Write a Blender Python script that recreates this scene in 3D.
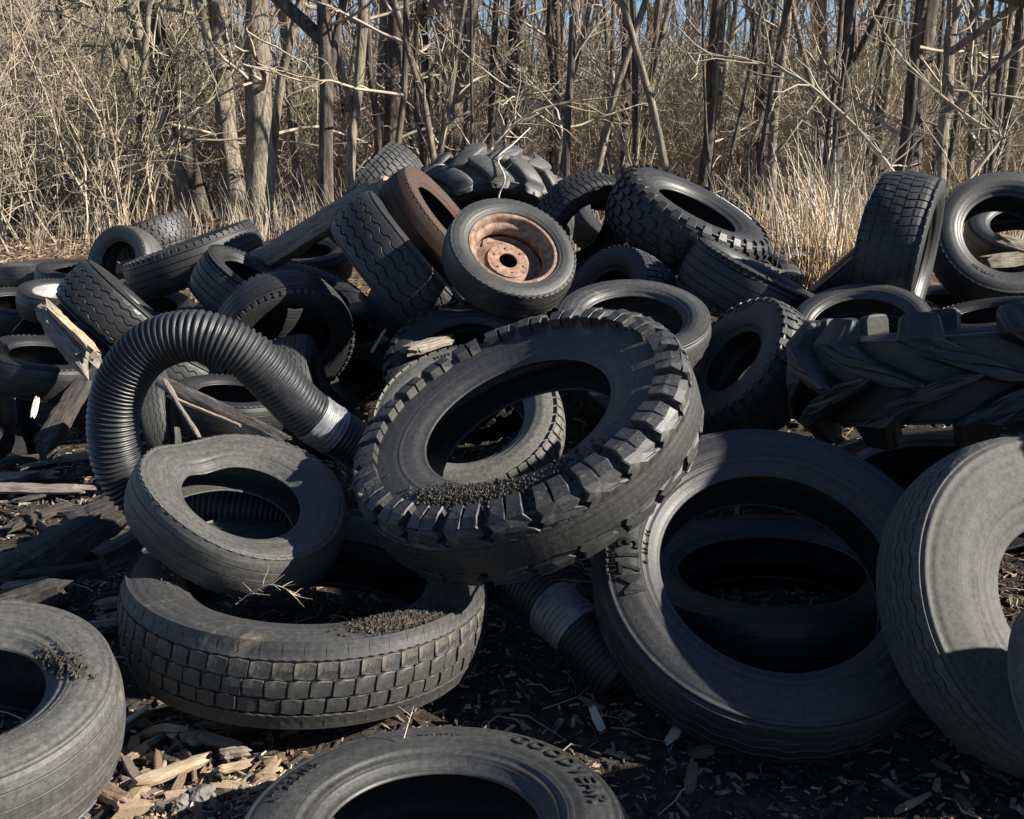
import bpy, math, random
import numpy as np
from mathutils import Vector, Matrix

for o in list(bpy.data.objects):
    bpy.data.objects.remove(o, do_unlink=True)
sc = bpy.context.scene
COL = sc.collection
R_ = math.radians

# ------------------------------------------------------------------ camera
FPX = 1000.0                       # focal length in pixels of a 1024 px wide picture
CAMZ = 1.45
PITCH = R_(14.5)
cam_d = bpy.data.cameras.new('camera')
cam_d.sensor_fit = 'HORIZONTAL'
cam_d.sensor_width = 36.0
cam_d.lens = 36.0 * FPX / 1024.0
cam_d.clip_start = 0.05
cam_d.clip_end = 2000
cam = bpy.data.objects.new('camera', cam_d)
COL.objects.link(cam)
cam.location = (0, 0, CAMZ)
cam.rotation_euler = (R_(90) - PITCH, 0, 0)
sc.camera = cam
sc.render.resolution_x = 1024
sc.render.resolution_y = 819

# ------------------------------------------------------------------ sky and sun
SUN_AZ = R_(80)       # to the right of "behind the camera"
SUN_EL = R_(29)
TO_SUN = Vector((math.sin(SUN_AZ) * math.cos(SUN_EL), -math.cos(SUN_AZ) * math.cos(SUN_EL), math.sin(SUN_EL)))
w = bpy.data.worlds.new('World')
sc.world = w
w.use_nodes = True
nt = w.node_tree
bg = nt.nodes['Background']
sky = nt.nodes.new('ShaderNodeTexSky')
sky.sky_type = 'NISHITA'
sky.sun_disc = False
sky.sun_elevation = SUN_EL
sky.sun_rotation = math.atan2(TO_SUN.x, TO_SUN.y)
sky.air_density = 1.0
sky.dust_density = 0.0
sky.ozone_density = 5.0
nt.links.new(sky.outputs[0], bg.inputs[0])
bg.inputs[1].default_value = 0.05
sun_d = bpy.data.lights.new('sun', 'SUN')
sun_d.energy = 5.0
sun_d.angle = R_(0.53)
sun_d.color = (1.0, 0.93, 0.82)
sun = bpy.data.objects.new('sun', sun_d)
COL.objects.link(sun)
sun.rotation_euler = TO_SUN.to_track_quat('Z', 'Y').to_euler()
sun.location = (6, -3, 8)
sc.view_settings.view_transform = 'Standard'
sc.view_settings.look = 'None'
sc.view_settings.exposure = 1.45
sc.view_settings.gamma = 1.0
sc.view_settings.use_curve_mapping = False

# ------------------------------------------------------------------ helpers
C_F = np.array([0, math.cos(PITCH), -math.sin(PITCH)])
C_U = np.array([0, math.sin(PITCH), math.cos(PITCH)])
C_R = np.array([1.0, 0, 0])
C_P = np.array([0, 0, CAMZ])

def at(px, py, z):
    """world point seen at pixel (px, py) at optical depth z metres"""
    return C_P + z * (C_F + (px - 512) / FPX * C_R + (409.5 - py) / FPX * C_U)

def tag(o, label=None, cat=None, group=None, kind=None):
    if label: o['label'] = label
    if cat: o['category'] = cat
    if group: o['group'] = group
    if kind: o['kind'] = kind
    return o

def empty(name, loc=(0, 0, 0), rz=0.0):
    o = bpy.data.objects.new(name, None)
    o.empty_display_size = 0.1
    COL.objects.link(o)
    o.location = loc
    o.rotation_euler = (0, 0, rz)
    return o

def mesh_np(name, v, quads=None, tris=None, smooth=False, mat=None):
    """mesh from numpy arrays"""
    v = np.asarray(v, dtype=np.float32)
    me = bpy.data.meshes.new(name)
    loops = []
    starts = []
    n = 0
    if quads is not None and len(quads):
        q = np.asarray(quads, dtype=np.int32)
        loops.append(q.ravel()); starts.append(np.arange(len(q)) * 4); n = len(q) * 4
    if tris is not None and len(tris):
        t = np.asarray(tris, dtype=np.int32)
        loops.append(t.ravel()); starts.append(n + np.arange(len(t)) * 3)
    loops = np.concatenate(loops); starts = np.concatenate(starts).astype(np.int32)
    me.vertices.add(len(v)); me.vertices.foreach_set('co', v.ravel())
    me.loops.add(len(loops)); me.loops.foreach_set('vertex_index', loops.astype(np.int32))
    me.polygons.add(len(starts)); me.polygons.foreach_set('loop_start', starts)
    me.polygons.foreach_set('use_smooth', np.full(len(starts), bool(smooth)))
    me.update(calc_edges=True)
    me.validate()
    if mat: me.materials.append(mat)
    return me

def obj(name, me, parent=None, matrix=None):
    o = bpy.data.objects.new(name, me)
    COL.objects.link(o)
    if parent is not None: o.parent = parent
    if matrix is not None: o.matrix_local = matrix
    return o

def catmull(pts, per, closed=False):
    """dense Catmull-Rom through pts (k,d), 'per' samples a span"""
    P = np.asarray(pts, float)
    out = []
    n = len(P)
    for i in range(n - 1):
        p0 = P[i - 1] if i > 0 else 2 * P[0] - P[1]
        p1, p2 = P[i], P[i + 1]
        p3 = P[i + 2] if i + 2 < n else 2 * P[-1] - P[-2]
        for k in range(per):
            t = k / per
            out.append(0.5 * (2 * p1 + (p2 - p0) * t + (2 * p0 - 5 * p1 + 4 * p2 - p3) * t * t + (3 * p1 - p0 - 3 * p2 + p3) * t ** 3))
    out.append(P[-1])
    return np.array(out)

def vnoise(x, y, seed=0):
    """smooth 2D value noise on arrays, about -1..1"""
    x = np.asarray(x, float); y = np.asarray(y, float)
    xi = np.floor(x).astype(np.int64); yi = np.floor(y).astype(np.int64)
    fx = x - xi; fy = y - yi
    fx = fx * fx * (3 - 2 * fx); fy = fy * fy * (3 - 2 * fy)
    def h(a, b):
        k = (a * 374761393 + b * 668265263 + seed * 974711) & 0x7fffffff
        k = ((k ^ (k >> 13)) * 1274126177) & 0x7fffffff
        return ((k ^ (k >> 16)) & 0xffff) / 32767.5 - 1
    return (h(xi, yi) * (1 - fx) + h(xi + 1, yi) * fx) * (1 - fy) + (h(xi, yi + 1) * (1 - fx) + h(xi + 1, yi + 1) * fx) * fy

# ------------------------------------------------------------------ materials
def new_mat(name):
    m = bpy.data.materials.new(name)
    m.use_nodes = True
    t = m.node_tree
    b = t.nodes['Principled BSDF']
    return m, t, b

def N(t, typ, **kw):
    n = t.nodes.new(typ)
    for k, v in kw.items():
        if k.startswith('i_'):
            key = k[2:]
            key = int(key) if key.isdigit() else key.replace('_', ' ')
            n.inputs[key].default_value = v
        else:
            setattr(n, k, v)
    return n

def coords(t, rand=True):
    tc = N(t, 'ShaderNodeTexCoord')
    if not rand: return tc.outputs['Object']
    oi = N(t, 'ShaderNodeObjectInfo')
    ml = N(t, 'ShaderNodeMath', operation='MULTIPLY', i_1=37.0)
    ad = N(t, 'ShaderNodeVectorMath', operation='ADD')
    t.links.new(oi.outputs['Random'], ml.inputs[0])
    t.links.new(tc.outputs['Object'], ad.inputs[0])
    t.links.new(ml.outputs[0], ad.inputs[1])
    return ad.outputs[0]

def ramp(t, src, stops):
    r = N(t, 'ShaderNodeValToRGB')
    e = r.color_ramp.elements
    while len(e) < len(stops): e.new(0.5)
    for k, (p, c) in enumerate(stops):
        e[k].position = p
        e[k].color = (*c, 1) if len(c) == 3 else c
    t.links.new(src, r.inputs[0])
    return r.outputs[0]

def noise(t, vec, scale, detail=4, rough=0.55, dist=0.0):
    n = N(t, 'ShaderNodeTexNoise', i_Scale=scale, i_Detail=detail, i_Roughness=rough, i_Distortion=dist)
    t.links.new(vec, n.inputs['Vector'])
    return n.outputs['Fac']

def mixc(t, fac, a, b, blend='MIX'):
    m = N(t, 'ShaderNodeMix', data_type='RGBA', blend_type=blend)
    for s, v in ((0, fac), (6, a), (7, b)):
        if isinstance(v, (int, float)): m.inputs[s].default_value = v
        elif isinstance(v, tuple): m.inputs[s].default_value = (*v, 1)
        else: t.links.new(v, m.inputs[s])
    return m.outputs[2]

def bump(t, b, hgt, strength, dist, prev=None):
    n = N(t, 'ShaderNodeBump', i_Strength=strength, i_Distance=dist)
    t.links.new(hgt, n.inputs['Height'])
    if prev is not None: t.links.new(prev, n.inputs['Normal'])
    t.links.new(n.outputs[0], b.inputs['Normal'])
    return n.outputs[0]

def rubber(name, base, dust, amount, rough=0.5, mud=0.0, polar=True, rand=True):
    """weathered black rubber: scuff rings, thin dust, grit, hairline cracks, dried mud"""
    m, t, b = new_mat(name)
    v = coords(t, rand)
    n1 = noise(t, v, 2.6, 3, 0.6, 0.3)
    n2 = noise(t, v, 70.0, 3, 0.7)
    src = n1
    if polar:   # scuff rings that run round the tyre
        tc = N(t, 'ShaderNodeTexCoord'); sp = N(t, 'ShaderNodeSeparateXYZ'); t.links.new(tc.outputs['Object'], sp.inputs[0])
        cb = N(t, 'ShaderNodeCombineXYZ'); t.links.new(sp.outputs['X'], cb.inputs[0]); t.links.new(sp.outputs['Y'], cb.inputs[1])
        ln = N(t, 'ShaderNodeVectorMath', operation='LENGTH'); t.links.new(cb.outputs[0], ln.inputs[0])
        ds = N(t, 'ShaderNodeMath', operation='MULTIPLY', i_1=0.02); t.links.new(n1, ds.inputs[0])
        ra = N(t, 'ShaderNodeMath', operation='ADD'); t.links.new(ln.outputs['Value'], ra.inputs[0]); t.links.new(ds.outputs[0], ra.inputs[1])
        c2 = N(t, 'ShaderNodeCombineXYZ'); t.links.new(ra.outputs[0], c2.inputs[0]); t.links.new(sp.outputs['Z'], c2.inputs[1])
        n4 = N(t, 'ShaderNodeTexNoise', i_Scale=62.0, i_Detail=4.0, i_Roughness=0.75); t.links.new(c2.outputs[0], n4.inputs['Vector'])
        mx = N(t, 'ShaderNodeMix', data_type='FLOAT', i_0=0.55); t.links.new(n1, mx.inputs[2]); t.links.new(n4.outputs['Fac'], mx.inputs[3])
        src = mx.outputs[0]
    lo = 0.60 - 0.16 * amount
    film = ramp(t, src, [(lo - 0.12, (0.25 * amount,) * 3), (lo + 0.14, (min(1, 0.2 + 0.7 * amount),) * 3)])
    spk = ramp(t, n2, [(0.36, (0.35,) * 3), (0.66, (1.0,) * 3)])
    fac = N(t, 'ShaderNodeMath', operation='MULTIPLY')
    t.links.new(film, fac.inputs[0]); t.links.new(spk, fac.inputs[1])
    c = mixc(t, fac.outputs[0], base, dust)
    # pale grit in patches
    vo = N(t, 'ShaderNodeTexVoronoi', i_Scale=120.0, i_Randomness=1.0)
    t.links.new(v, vo.inputs['Vector'])
    grit = ramp(t, vo.outputs['Distance'], [(0.10, (0.8,) * 3), (0.20, (0, 0, 0))])
    gmask = ramp(t, noise(t, v, 7.0, 3), [(0.50, (0.06,) * 3), (0.66, (1, 1, 1))])
    gf = N(t, 'ShaderNodeMath', operation='MULTIPLY'); t.links.new(grit, gf.inputs[0]); t.links.new(gmask, gf.inputs[1])
    c = mixc(t, gf.outputs[0], c, (0.17, 0.158, 0.135))
    vc = N(t, 'ShaderNodeTexVoronoi', feature='DISTANCE_TO_EDGE', i_Scale=34.0); t.links.new(v, vc.inputs['Vector'])
    ck = ramp(t, vc.outputs['Distance'], [(0.004, (1, 1, 1)), (0.014, (0, 0, 0))])
    cf = N(t, 'ShaderNodeMath', operation='MULTIPLY'); t.links.new(ck, cf.inputs[0]); t.links.new(gmask, cf.inputs[1])
    c = mixc(t, cf.outputs[0], c, (base[0] * .4, base[1] * .4, base[2] * .4))
    rsrc = ramp(t, src, [(0.35, (rough - 0.10,) * 3), (0.62, (min(1, rough + 0.14),) * 3)])
    if mud > 0:
        mn = noise(t, v, 3.6, 6, 0.72, 0.6)
        mm = ramp(t, mn, [(0.68 - 0.12 * mud, (0, 0, 0)), (0.76 - 0.1 * mud, (0.9,) * 3)])
        c = mixc(t, mm, c, (0.17, 0.14, 0.098))
        rsrc = mixc(t, mm, rsrc, (0.92, 0.92, 0.92))
    t.links.new(c, b.inputs['Base Color'])
    t.links.new(rsrc, b.inputs['Roughness'])
    b.inputs['Specular IOR Level'].default_value = 0.5
    p = bump(t, b, n2, 0.30, 0.0022)
    bump(t, b, cf.outputs[0], -0.5, 0.002, p)
    return m

M = {}
M['r_black'] = rubber('rubber_black', (.006, .0065, .0075), (.030, .030, .030), .35, .50)
M['r_dark'] = rubber('rubber_dark', (.008, .0085, .0095), (.048, .047, .044), .55, .50, .05)
M['r_mid'] = rubber('rubber_mid', (.010, .0105, .0115), (.066, .065, .061), .65, .50, .08)
M['r_grey'] = rubber('rubber_grey', (.013, .0135, .014), (.078, .077, .072), .75, .52, .15)
M['r_lug'] = rubber('rubber_lugged', (.012, .0125, .013), (.075, .073, .068), .75, .52, .25, True, False)
M['r_dusty'] = rubber('rubber_dusty', (.022, .022, .021), (.115, .112, .102), .85, .56, .2)
M['r_pale'] = rubber('rubber_pale', (.035, .034, .030), (.17, .163, .137), .95, .62, .1)
M['r_side'] = rubber('rubber_weathered_sidewall', (.016, .016, .0155), (.125, .122, .112), .85, .74, .22)
M['r_mud'] = rubber('rubber_muddy', (.013, .013, .0135), (.078, .077, .071), .75, .55, .6, True, False)
M['r_brown'] = rubber('rubber_rust_stained', (.026, .014, .009), (.075, .042, .027), .8, .8)

def simple(name, cols, scale, rough=0.8, bstr=0.4, bdist=0.004, spec=0.3, metal=0.0, stretch=None, detail=3):
    m, t, b = new_mat(name)
    v = coords(t)
    if stretch:
        mp = N(t, 'ShaderNodeMapping')
        mp.inputs['Scale'].default_value = stretch
        t.links.new(v, mp.inputs['Vector']); v = mp.outputs[0]
    n1 = noise(t, v, scale, detail, 0.65, 0.3)
    k = len(cols)
    c = ramp(t, n1, [(0.28 + 0.44 * i / (k - 1), cols[i]) for i in range(k)])
    t.links.new(c, b.inputs['Base Color'])
    b.inputs['Roughness'].default_value = rough
    b.inputs['Specular IOR Level'].default_value = spec
    b.inputs['Metallic'].default_value = metal
    if bstr > 0: bump(t, b, noise(t, v, scale * 2.2, 4, 0.7), bstr, bdist)
    return m

M['rust'] = simple('rusty_steel', [(0.07, 0.04, 0.027), (0.20, 0.128, 0.092), (0.34, 0.245, 0.19)], 26, 0.85, 0.4, 0.003)
M['rust_dark'] = simple('rusty_steel_disc', [(0.08, 0.043, 0.028), (0.21, 0.13, 0.092), (0.33, 0.23, 0.175)], 34, 0.85, 0.4, 0.003)
M['white_paint'] = simple('white_wheel_paint', [(0.14, 0.14, 0.135), (0.26, 0.26, 0.25), (0.34, 0.34, 0.33)], 9, 0.45, 0.1, 0.001)
M['white_letter'] = simple('white_raised_letters', [(0.55, 0.55, 0.52), (0.8, 0.8, 0.78)], 40, 0.6, 0.1, 0.001)
M['pipe'] = rubber('black_polyethylene', (0.008, 0.009, 0.011), (0.05, 0.05, 0.05), 0.5, 0.46, polar=False)
M['tape'] = simple('silver_duct_tape', [(0.08, 0.082, 0.088), (0.145, 0.148, 0.155), (0.22, 0.223, 0.23)], 30, 0.42, 0.35, 0.003, 0.5)
M['wood_grey'] = simple('weathered_wood', [(0.09, 0.075, 0.06), (0.22, 0.19, 0.155), (0.34, 0.30, 0.25)], 10, 0.9, 0.9, 0.012, 0.2, 0, (8, 8, 1.0))
M['wood_dark'] = simple('rotten_wood', [(0.025, 0.022, 0.020), (0.07, 0.062, 0.055), (0.13, 0.115, 0.10)], 10, 0.95, 1.0, 0.02, 0.2, 0, (8, 8, 1.0))
M['wood_tan'] = simple('fresh_split_wood', [(0.19, 0.13, 0.08), (0.36, 0.275, 0.18), (0.52, 0.42, 0.30)], 12, 0.9, 0.8, 0.008, 0.2, 0, (7, 7, 1.0))
M['wood_end'] = simple('sawn_log_end', [(0.16, 0.115, 0.07), (0.27, 0.20, 0.125), (0.36, 0.28, 0.19)], 30, 0.9, 0.5, 0.004)
M['wood_red'] = simple('red_brown_bark_wood', [(0.085, 0.052, 0.034), (0.21, 0.142, 0.095), (0.34, 0.255, 0.18)], 12, 0.9, 0.8, 0.008, 0.2, 0, (6, 6, 1.0))
M['wood_pale'] = simple('bleached_wood', [(0.40, 0.34, 0.26), (0.60, 0.54, 0.44), (0.70, 0.66, 0.58)], 12, 0.9, 0.5, 0.006, 0.2, 0, (7, 7, 1.0))
M['stone'] = simple('grey_stone', [(0.08, 0.075, 0.066), (0.16, 0.15, 0.132), (0.24, 0.23, 0.205)], 26, 0.9, 0.6, 0.004)
M['soil'] = simple('dark_soil_crumbs', [(0.012, 0.010, 0.008), (0.036, 0.030, 0.023), (0.09, 0.076, 0.058)], 45, 0.95, 0.5, 0.003)
M['bark'] = simple('tree_bark', [(0.07, 0.056, 0.043), (0.20, 0.168, 0.13), (0.34, 0.295, 0.23)], 5, 0.95, 1.0, 0.03, 0.15, 0, (5, 5, 0.8))
M['bark_dark'] = simple('dark_tree_bark', [(0.03, 0.025, 0.021), (0.09, 0.076, 0.062), (0.18, 0.152, 0.122)], 5, 0.95, 1.0, 0.03, 0.15, 0, (5, 5, 0.8))
M['twig'] = simple('tan_twig_bark', [(0.17, 0.133, 0.094), (0.345, 0.28, 0.20), (0.50, 0.42, 0.315)], 1.6, 0.9, 0.0, 0.001, 0.15)
M['twig_grey'] = simple('grey_twig_bark', [(0.15, 0.121, 0.093), (0.315, 0.263, 0.20), (0.47, 0.40, 0.32)], 1.6, 0.9, 0.0, 0.001, 0.15)
M['straw'] = simple('dry_grass_straw', [(0.33, 0.225, 0.11), (0.50, 0.365, 0.20), (0.61, 0.475, 0.29)], 2.5, 0.85, 0.0, 0.001, 0.2)
M['leaf'] = simple('dead_leaves', [(0.08, 0.052, 0.032), (0.19, 0.135, 0.088), (0.31, 0.235, 0.155)], 3.5, 0.85, 0.0, 0.001, 0.2)

def ground_mat():
    m, t, b = new_mat('soil_and_leaf_litter')
    tc = N(t, 'ShaderNodeTexCoord'); v = tc.outputs['Object']
    n1 = noise(t, v, 1.3, 8, 0.7, 0.5)
    n2 = noise(t, v, 22, 6, 0.7)
    soil = ramp(t, n2, [(0.3, (0.014, 0.012, 0.0095)), (0.5, (0.045, 0.037, 0.029)), (0.72, (0.12, 0.097, 0.072))])
    vo = N(t, 'ShaderNodeTexVoronoi', i_Scale=16.0)
    t.links.new(v, vo.inputs['Vector'])
    lt = ramp(t, vo.outputs['Color'], [(0.15, (0.06, 0.042, 0.027)), (0.5, (0.15, 0.11, 0.073)), (0.9, (0.26, 0.20, 0.14))])
    litter = mixc(t, n1, lt, (0.10, 0.07, 0.045))
    sp = N(t, 'ShaderNodeSeparateXYZ'); t.links.new(v, sp.inputs[0])
    mr = N(t, 'ShaderNodeMapRange', i_1=6.7, i_2=7.6); t.links.new(sp.outputs['Y'], mr.inputs[0])
    c = mixc(t, mr.outputs[0], soil, litter)
    t.links.new(c, b.inputs['Base Color'])
    b.inputs['Roughness'].default_value = 0.95
    b.inputs['Specular IOR Level'].default_value = 0.2
    p = bump(t, b, n2, 1.0, 0.06)
    bump(t, b, noise(t, v, 90, 4, 0.7), 0.6, 0.008, p)
    return m
M['ground'] = ground_mat()

# ------------------------------------------------------------------ where the tyres lie
# key: face centre in the picture (x, y), half width of its ellipse, openness of the ellipse, direction its visible
# sidewall looks in the picture (degrees, up = 90), real radius, width, bead radius / radius, tread, rubber
TY = []
def T(key, cx, cy, a, q, phi, R, W, rb, tread, mat, label, name='tyre', det=1, **kw):
    TY.append(dict(key=key, cx=cx, cy=cy, a=a, q=q, phi=phi, R=R, W=W, rb=rb, tread=tread, mat=mat, label=label, name=name, det=det, **kw))

# foreground
T('A', 432, 816, 200, .52, 92, 0.39, 0.238, .54, 'rib', 'r_grey', 'grey tyre lying flat at the bottom edge, raised letters round its sidewall', det=3, sag=.004)
T('B', -36, 684, 150, .62, 96, 0.33, 0.266, .49, 'rib', 'r_dusty', 'dusty wide tyre with thin circumferential grooves cut by the left edge of the picture', det=3, sag=.006)
T('C', 310, 568, 180, 0.37, 88, 0.508, 0.23, 0.65, 'block', 'r_mud', 'truck tyre lying flat with rows of square tread blocks and soil on its top', name='truck_tyre', det=3)
T('D', 246, 486, 111, .53, 73, 0.32, 0.164, .55, 'worn', 'r_dusty', 'bald crushed tyre with buckled top edge resting on the blocky truck tyre', det=3, crush=.045)
T('E', 514, 412, 180, 0.51, 115, 0.513, 0.175, .55, 'lug', 'r_lug', 'big truck tyre with chunky cracked lugs lying tilted on top at the centre', name='truck_tyre', det=3, earth=True)
T('F', 465, 412, 99, .74, 103, 0.376, 0.218, .60, 'car', 'r_pale', 'pale tan tyre seen through and behind the big central lugged tyre', det=2)
T('G', 776, 562, 182, .82, 72, 0.488, 0.216, .63, 'zig', 'r_mid', 'large truck tyre leaning in front right, sidewall marked M713 in a patch of sun', name='truck_tyre', det=3, sag=.004)
T('H', 770, 562, 150, .38, 90, 0.487, 0.228, .60, 'rib', 'r_black', 'dark tyre lying flat inside the opening of the large M713 tyre', det=2)
T('I', 1074, 598, 178, .75, 18, 0.42, 0.206, 0.43, 'wave', 'r_side', 'large tyre standing at the right edge with pale sunlit sidewall and dark tread', name='truck_tyre', det=3, sag=.004)
T('J', 1146, 690, 116, .5, 20, 0.22, 0.146, .55, 'smooth', 'r_dusty', 'thin slice of tyre at the lower right edge in front of the pale one')
# right of the pile
T('K', 955, 334, 166, 0.03, 93, 0.564, 0.265, .60, 'tractor', 'r_dark', 'tractor tyre with deep slanted lugs facing the camera on the right', name='tractor_tyre', det=2)
T('AA', 930, 462, 118, .33, 92, 0.443, 0.217, .60, 'smooth', 'r_black', 'black tyre lying flat in the shade below the right tractor tyre', det=2)
T('L', 860, 322, 70, .60, 92, 0.297, 0.174, .66, 'smooth', 'r_grey', 'narrow bald grey tyre peeping out behind the right tractor tyre', det=2)
T('M', 728, 357, 78, 0.5, 140, 0.308, 0.238, 0.46, 'chev', 'r_grey', 'tyre with sunlit blocky tread and shaded sidewall leaning right of the big lugged tyre', det=2)
T('N', 634, 314, 79, .48, 86, 0.34, 0.213, .62, 'smooth', 'r_grey', 'thin tyre lying flat just behind the big lugged tyre, its left side sunlit', det=2)
T('O', 600, 302, 66, 0.6, 150, 0.33, 0.27, .56, 'car', 'r_dark', 'upright tyre with sunlit grid tread above the thin flat one', det=2)
T('P', 514, 246, 68, .70, 68, 0.313, 0.172, .64, 'worn', 'r_grey', 'wheel with a rusty steel rim in a grey tyre near the pile top', name='wheel', det=2, rim='rust')
T('Q', 592, 236, 58, .70, -40, 0.342, 0.203, .58, 'car', 'r_dark', 'tyre with dark opening between the rusty wheel and the white lettered tyre', det=2)
T('R', 700, 205, 86, 0.22, 60, 0.469, 0.294, .50, 'at', 'r_dark', 'off-road tyre with knobbly edge and white letters on its sidewall', det=2)
T('U', 752, 246, 64, .18, 57, 0.397, 0.236, .58, 'chev', 'r_grey', 'blocky tyre squeezed under the lower edge of the white lettered tyre', det=1)
T('S', 762, 271, 74, .07, 60, 0.359, 0.257, .58, 'slot', 'r_dark', 'tyre seen tread on with a sunlit slotted shoulder right of centre', det=2)
T('V', 926, 258, 82, .10, -12, 0.377, 0.283, .58, 'carworn', 'r_dark', 'wide tyre standing on edge before the dry grass, top of tread in sun', det=2)
T('W', 848, 258, 66, .05, 131, 0.37, 0.206, .58, 'smooth', 'r_black', 'dark tyre leaning edge on beside the dry grass', det=1)
T('X', 1010, 231, 72, .84, 58, 0.367, 0.238, .60, 'worn', 'r_grey', 'tyre at the upper right edge with grey timber showing through its opening', det=2)
# top of the pile
T('TT', 490, 240, 88, .70, -82, .55, .30, .62, 'tractor2', 'r_dusty', 'tractor tyre with rounded lugs crowning the top of the pile', name='tractor_tyre', det=2)
T('T1', 434, 262, 98, .08, 42, 0.5, 0.29, .60, 'zig', 'r_dark', 'wide truck tyre with zigzag ribs tilted beside the cut log', name='truck_tyre', det=2)
T('T2', 448, 216, 66, 0.22, 40, 0.37, 0.21, .60, 'worn', 'r_brown', 'rust brown bald tyre wedged left of the rusty wheel', det=2)
T('T3', 388, 210, 60, .08, -38, .36, .23, .58, 'car', 'r_grey', 'sunlit tyre standing on edge behind the end of the cut log', det=2)
T('T4', 444, 224, 52, .35, -125, 0.369, 0.239, .58, 'car', 'r_dark', 'tyre under the tan bent cane just below the top tractor tyre', det=1)
T('T5', 478, 228, 52, .45, -135, 0.328, 0.212, .58, 'car', 'r_dark', 'tyre with shaded opening directly behind the rusty wheel', det=1)
# left of the pile
T('Y1', 158, 252, 40, .08, -68, 0.31, 0.24, .58, 'chev', 'r_grey', 'sunlit tyre with coarse zigzag blocks topmost on the left side', det=2)
T('Y1a', 116, 262, 40, 0.7, 165, 0.3, .22, .55, 'worn', 'r_dusty', 'tyre with sunlit grey sidewall left of the coarse blocky one', det=1)
T('Y2', 188, 243, 70, .03, 113, 0.441, 0.244, .60, 'slot', 'r_dark', 'truck tyre seen tread on, half sunlit, under the coarse blocky one', name='truck_tyre', det=2)
T('Y3', 258, 276, 56, .28, 60, 0.302, 0.234, .60, 'slot', 'r_dark', 'tyre with thin bright bead ring tilted up below the left end of the log', det=2)
T('Y4', 290, 348, 70, .80, -65, 0.36, .23, .62, 'slot', 'r_dark', 'tyre arching over a smaller tread behind the corrugated pipe', det=2)
T('Y5', 322, 396, 66, .15, 12, .31, .20, .58, 'wave', 'r_grey', 'small tyre standing inside the arching one, tread in sun', det=2)
T('Y6', 142, 306, 70, .05, 48, 0.37, .26, .58, 'zig', 'r_dark', 'tyre with dotted zigzag ribs bulging above the corrugated pipe on the left', det=2)
T('Y7', 64, 290, 44, .27, 90, .31, .19, .62, 'worn', 'r_dark', 'tyre lying flat on the left with a white painted wheel inside', name='wheel', det=1, rim='white')
T('Y8', 38, 263, 40, .08, 98, .33, .21, .58, 'rib', 'r_grey', 'tyre at the far left rear below the brush, its top in sun', det=1)
T('Y9', 2, 392, 72, .35, 20, .36, .23, .55, 'worn', 'r_black', 'black tyre at the left edge above the loose plank', det=1)
T('Y10', 24, 318, 46, .25, 95, .33, .20, .58, 'slot', 'r_dark', 'dark tyre behind the splintered log at the far left', det=1)
T('Y11', 192, 356, 58, .10, 62, 0.29, 0.197, .58, 'zig', 'r_grey', 'tyre with wavy tread seen through the pipe arch, upper one', det=2)
T('Y12', 172, 415, 50, .12, 10, 0.217, 0.108, .58, 'zig', 'r_grey', 'narrow tyre standing behind the pipe arch, lower left one', det=2)
T('Y13', 112, 352, 44, .12, 60, 0.233, 0.151, .58, 'chev', 'r_dark', 'tyre half hidden by the left limb of the corrugated pipe', det=1)
T('Z1', 466, 356, 86, .72, 98, 0.387, 0.203, .60, 'at', 'r_black', 'shaded tyre with knobbly rim behind the pale tan one', det=2)
T('Z2', 368, 378, 56, .55, 60, 0.308, 0.199, .58, 'worn', 'r_black', 'black shaded tyre between the arching tyre and the pale tan one', det=1)
T('Z3', 205, 318, 46, .30, 85, .33, .21, .58, 'worn', 'r_black', 'black shaded tyre lying flat above the crown of the pipe', det=1)
T('Z4', 655, 380, 74, .5, 90, 0.348, 0.213, .58, 'worn', 'r_black', 'black shaded tyre lying under the right rim of the big lugged tyre', det=1)
T('Z5', 316, 288, 62, .35, 70, .36, .23, .58, 'slot', 'r_black', 'black shaded tyre under the middle of the cut log', det=1)
T('Z6', 352, 334, 58, .30, 100, 0.354, 0.236, .58, 'worn', 'r_black', 'black shaded tyre under the lower end of the zigzag truck tyre', det=1)
T('Z7', 84, 268, 46, .20, 92, .36, .22, .58, 'worn', 'r_black', 'shaded tyre lying flat behind the white wheel', det=1)
T('Z8', 255, 300, 50, .30, 95, .33, .22, .58, 'worn', 'r_black', 'shaded tyre wedged behind the arching tyre', det=1)
T('F1', 884, 306, 60, .30, 80, 0.294, 0.18, .58, 'worn', 'r_black', 'black shaded tyre under the standing wide tyre', det=1)
T('F2', 990, 312, 62, .25, 95, 0.291, 0.178, .58, 'worn', 'r_black', 'black shaded tyre under the upper right edge tyre', det=1)
T('F3', 620, 212, 52, .55, 60, 0.359, 0.219, .58, 'worn', 'r_black', 'shaded tyre hidden behind the opening left of the white lettered tyre', det=1)
T('F4', 46, 352, 58, .30, 85, 0.307, 0.193, .58, 'worn', 'r_black', 'shaded tyre lying flat behind the splintered log', det=1)
T('F5', 92, 336, 52, .35, 100, 0.312, 0.202, .58, 'slot', 'r_black', 'shaded tyre between the splintered log and the dotted zigzag tyre', det=1)
T('F6', 232, 390, 56, .30, 85, 0.241, 0.161, .58, 'worn', 'r_black', 'black shaded tyre under the pipe arch below the boards', det=1)
T('F7', 420, 300, 50, .40, 70, 0.275, 0.183, .58, 'worn', 'r_black', 'black shaded tyre left below the rusty wheel', det=1)
T('F8', 815, 262, 52, .30, 80, 0.328, 0.201, .58, 'worn', 'r_black', 'black shaded tyre low beside the dry grass', det=1)
T('F9', 20, 300, 46, .30, 90, 0.322, 0.202, .58, 'worn', 'r_black', 'shaded tyre left of the white wheel at the left edge', det=1)
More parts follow.
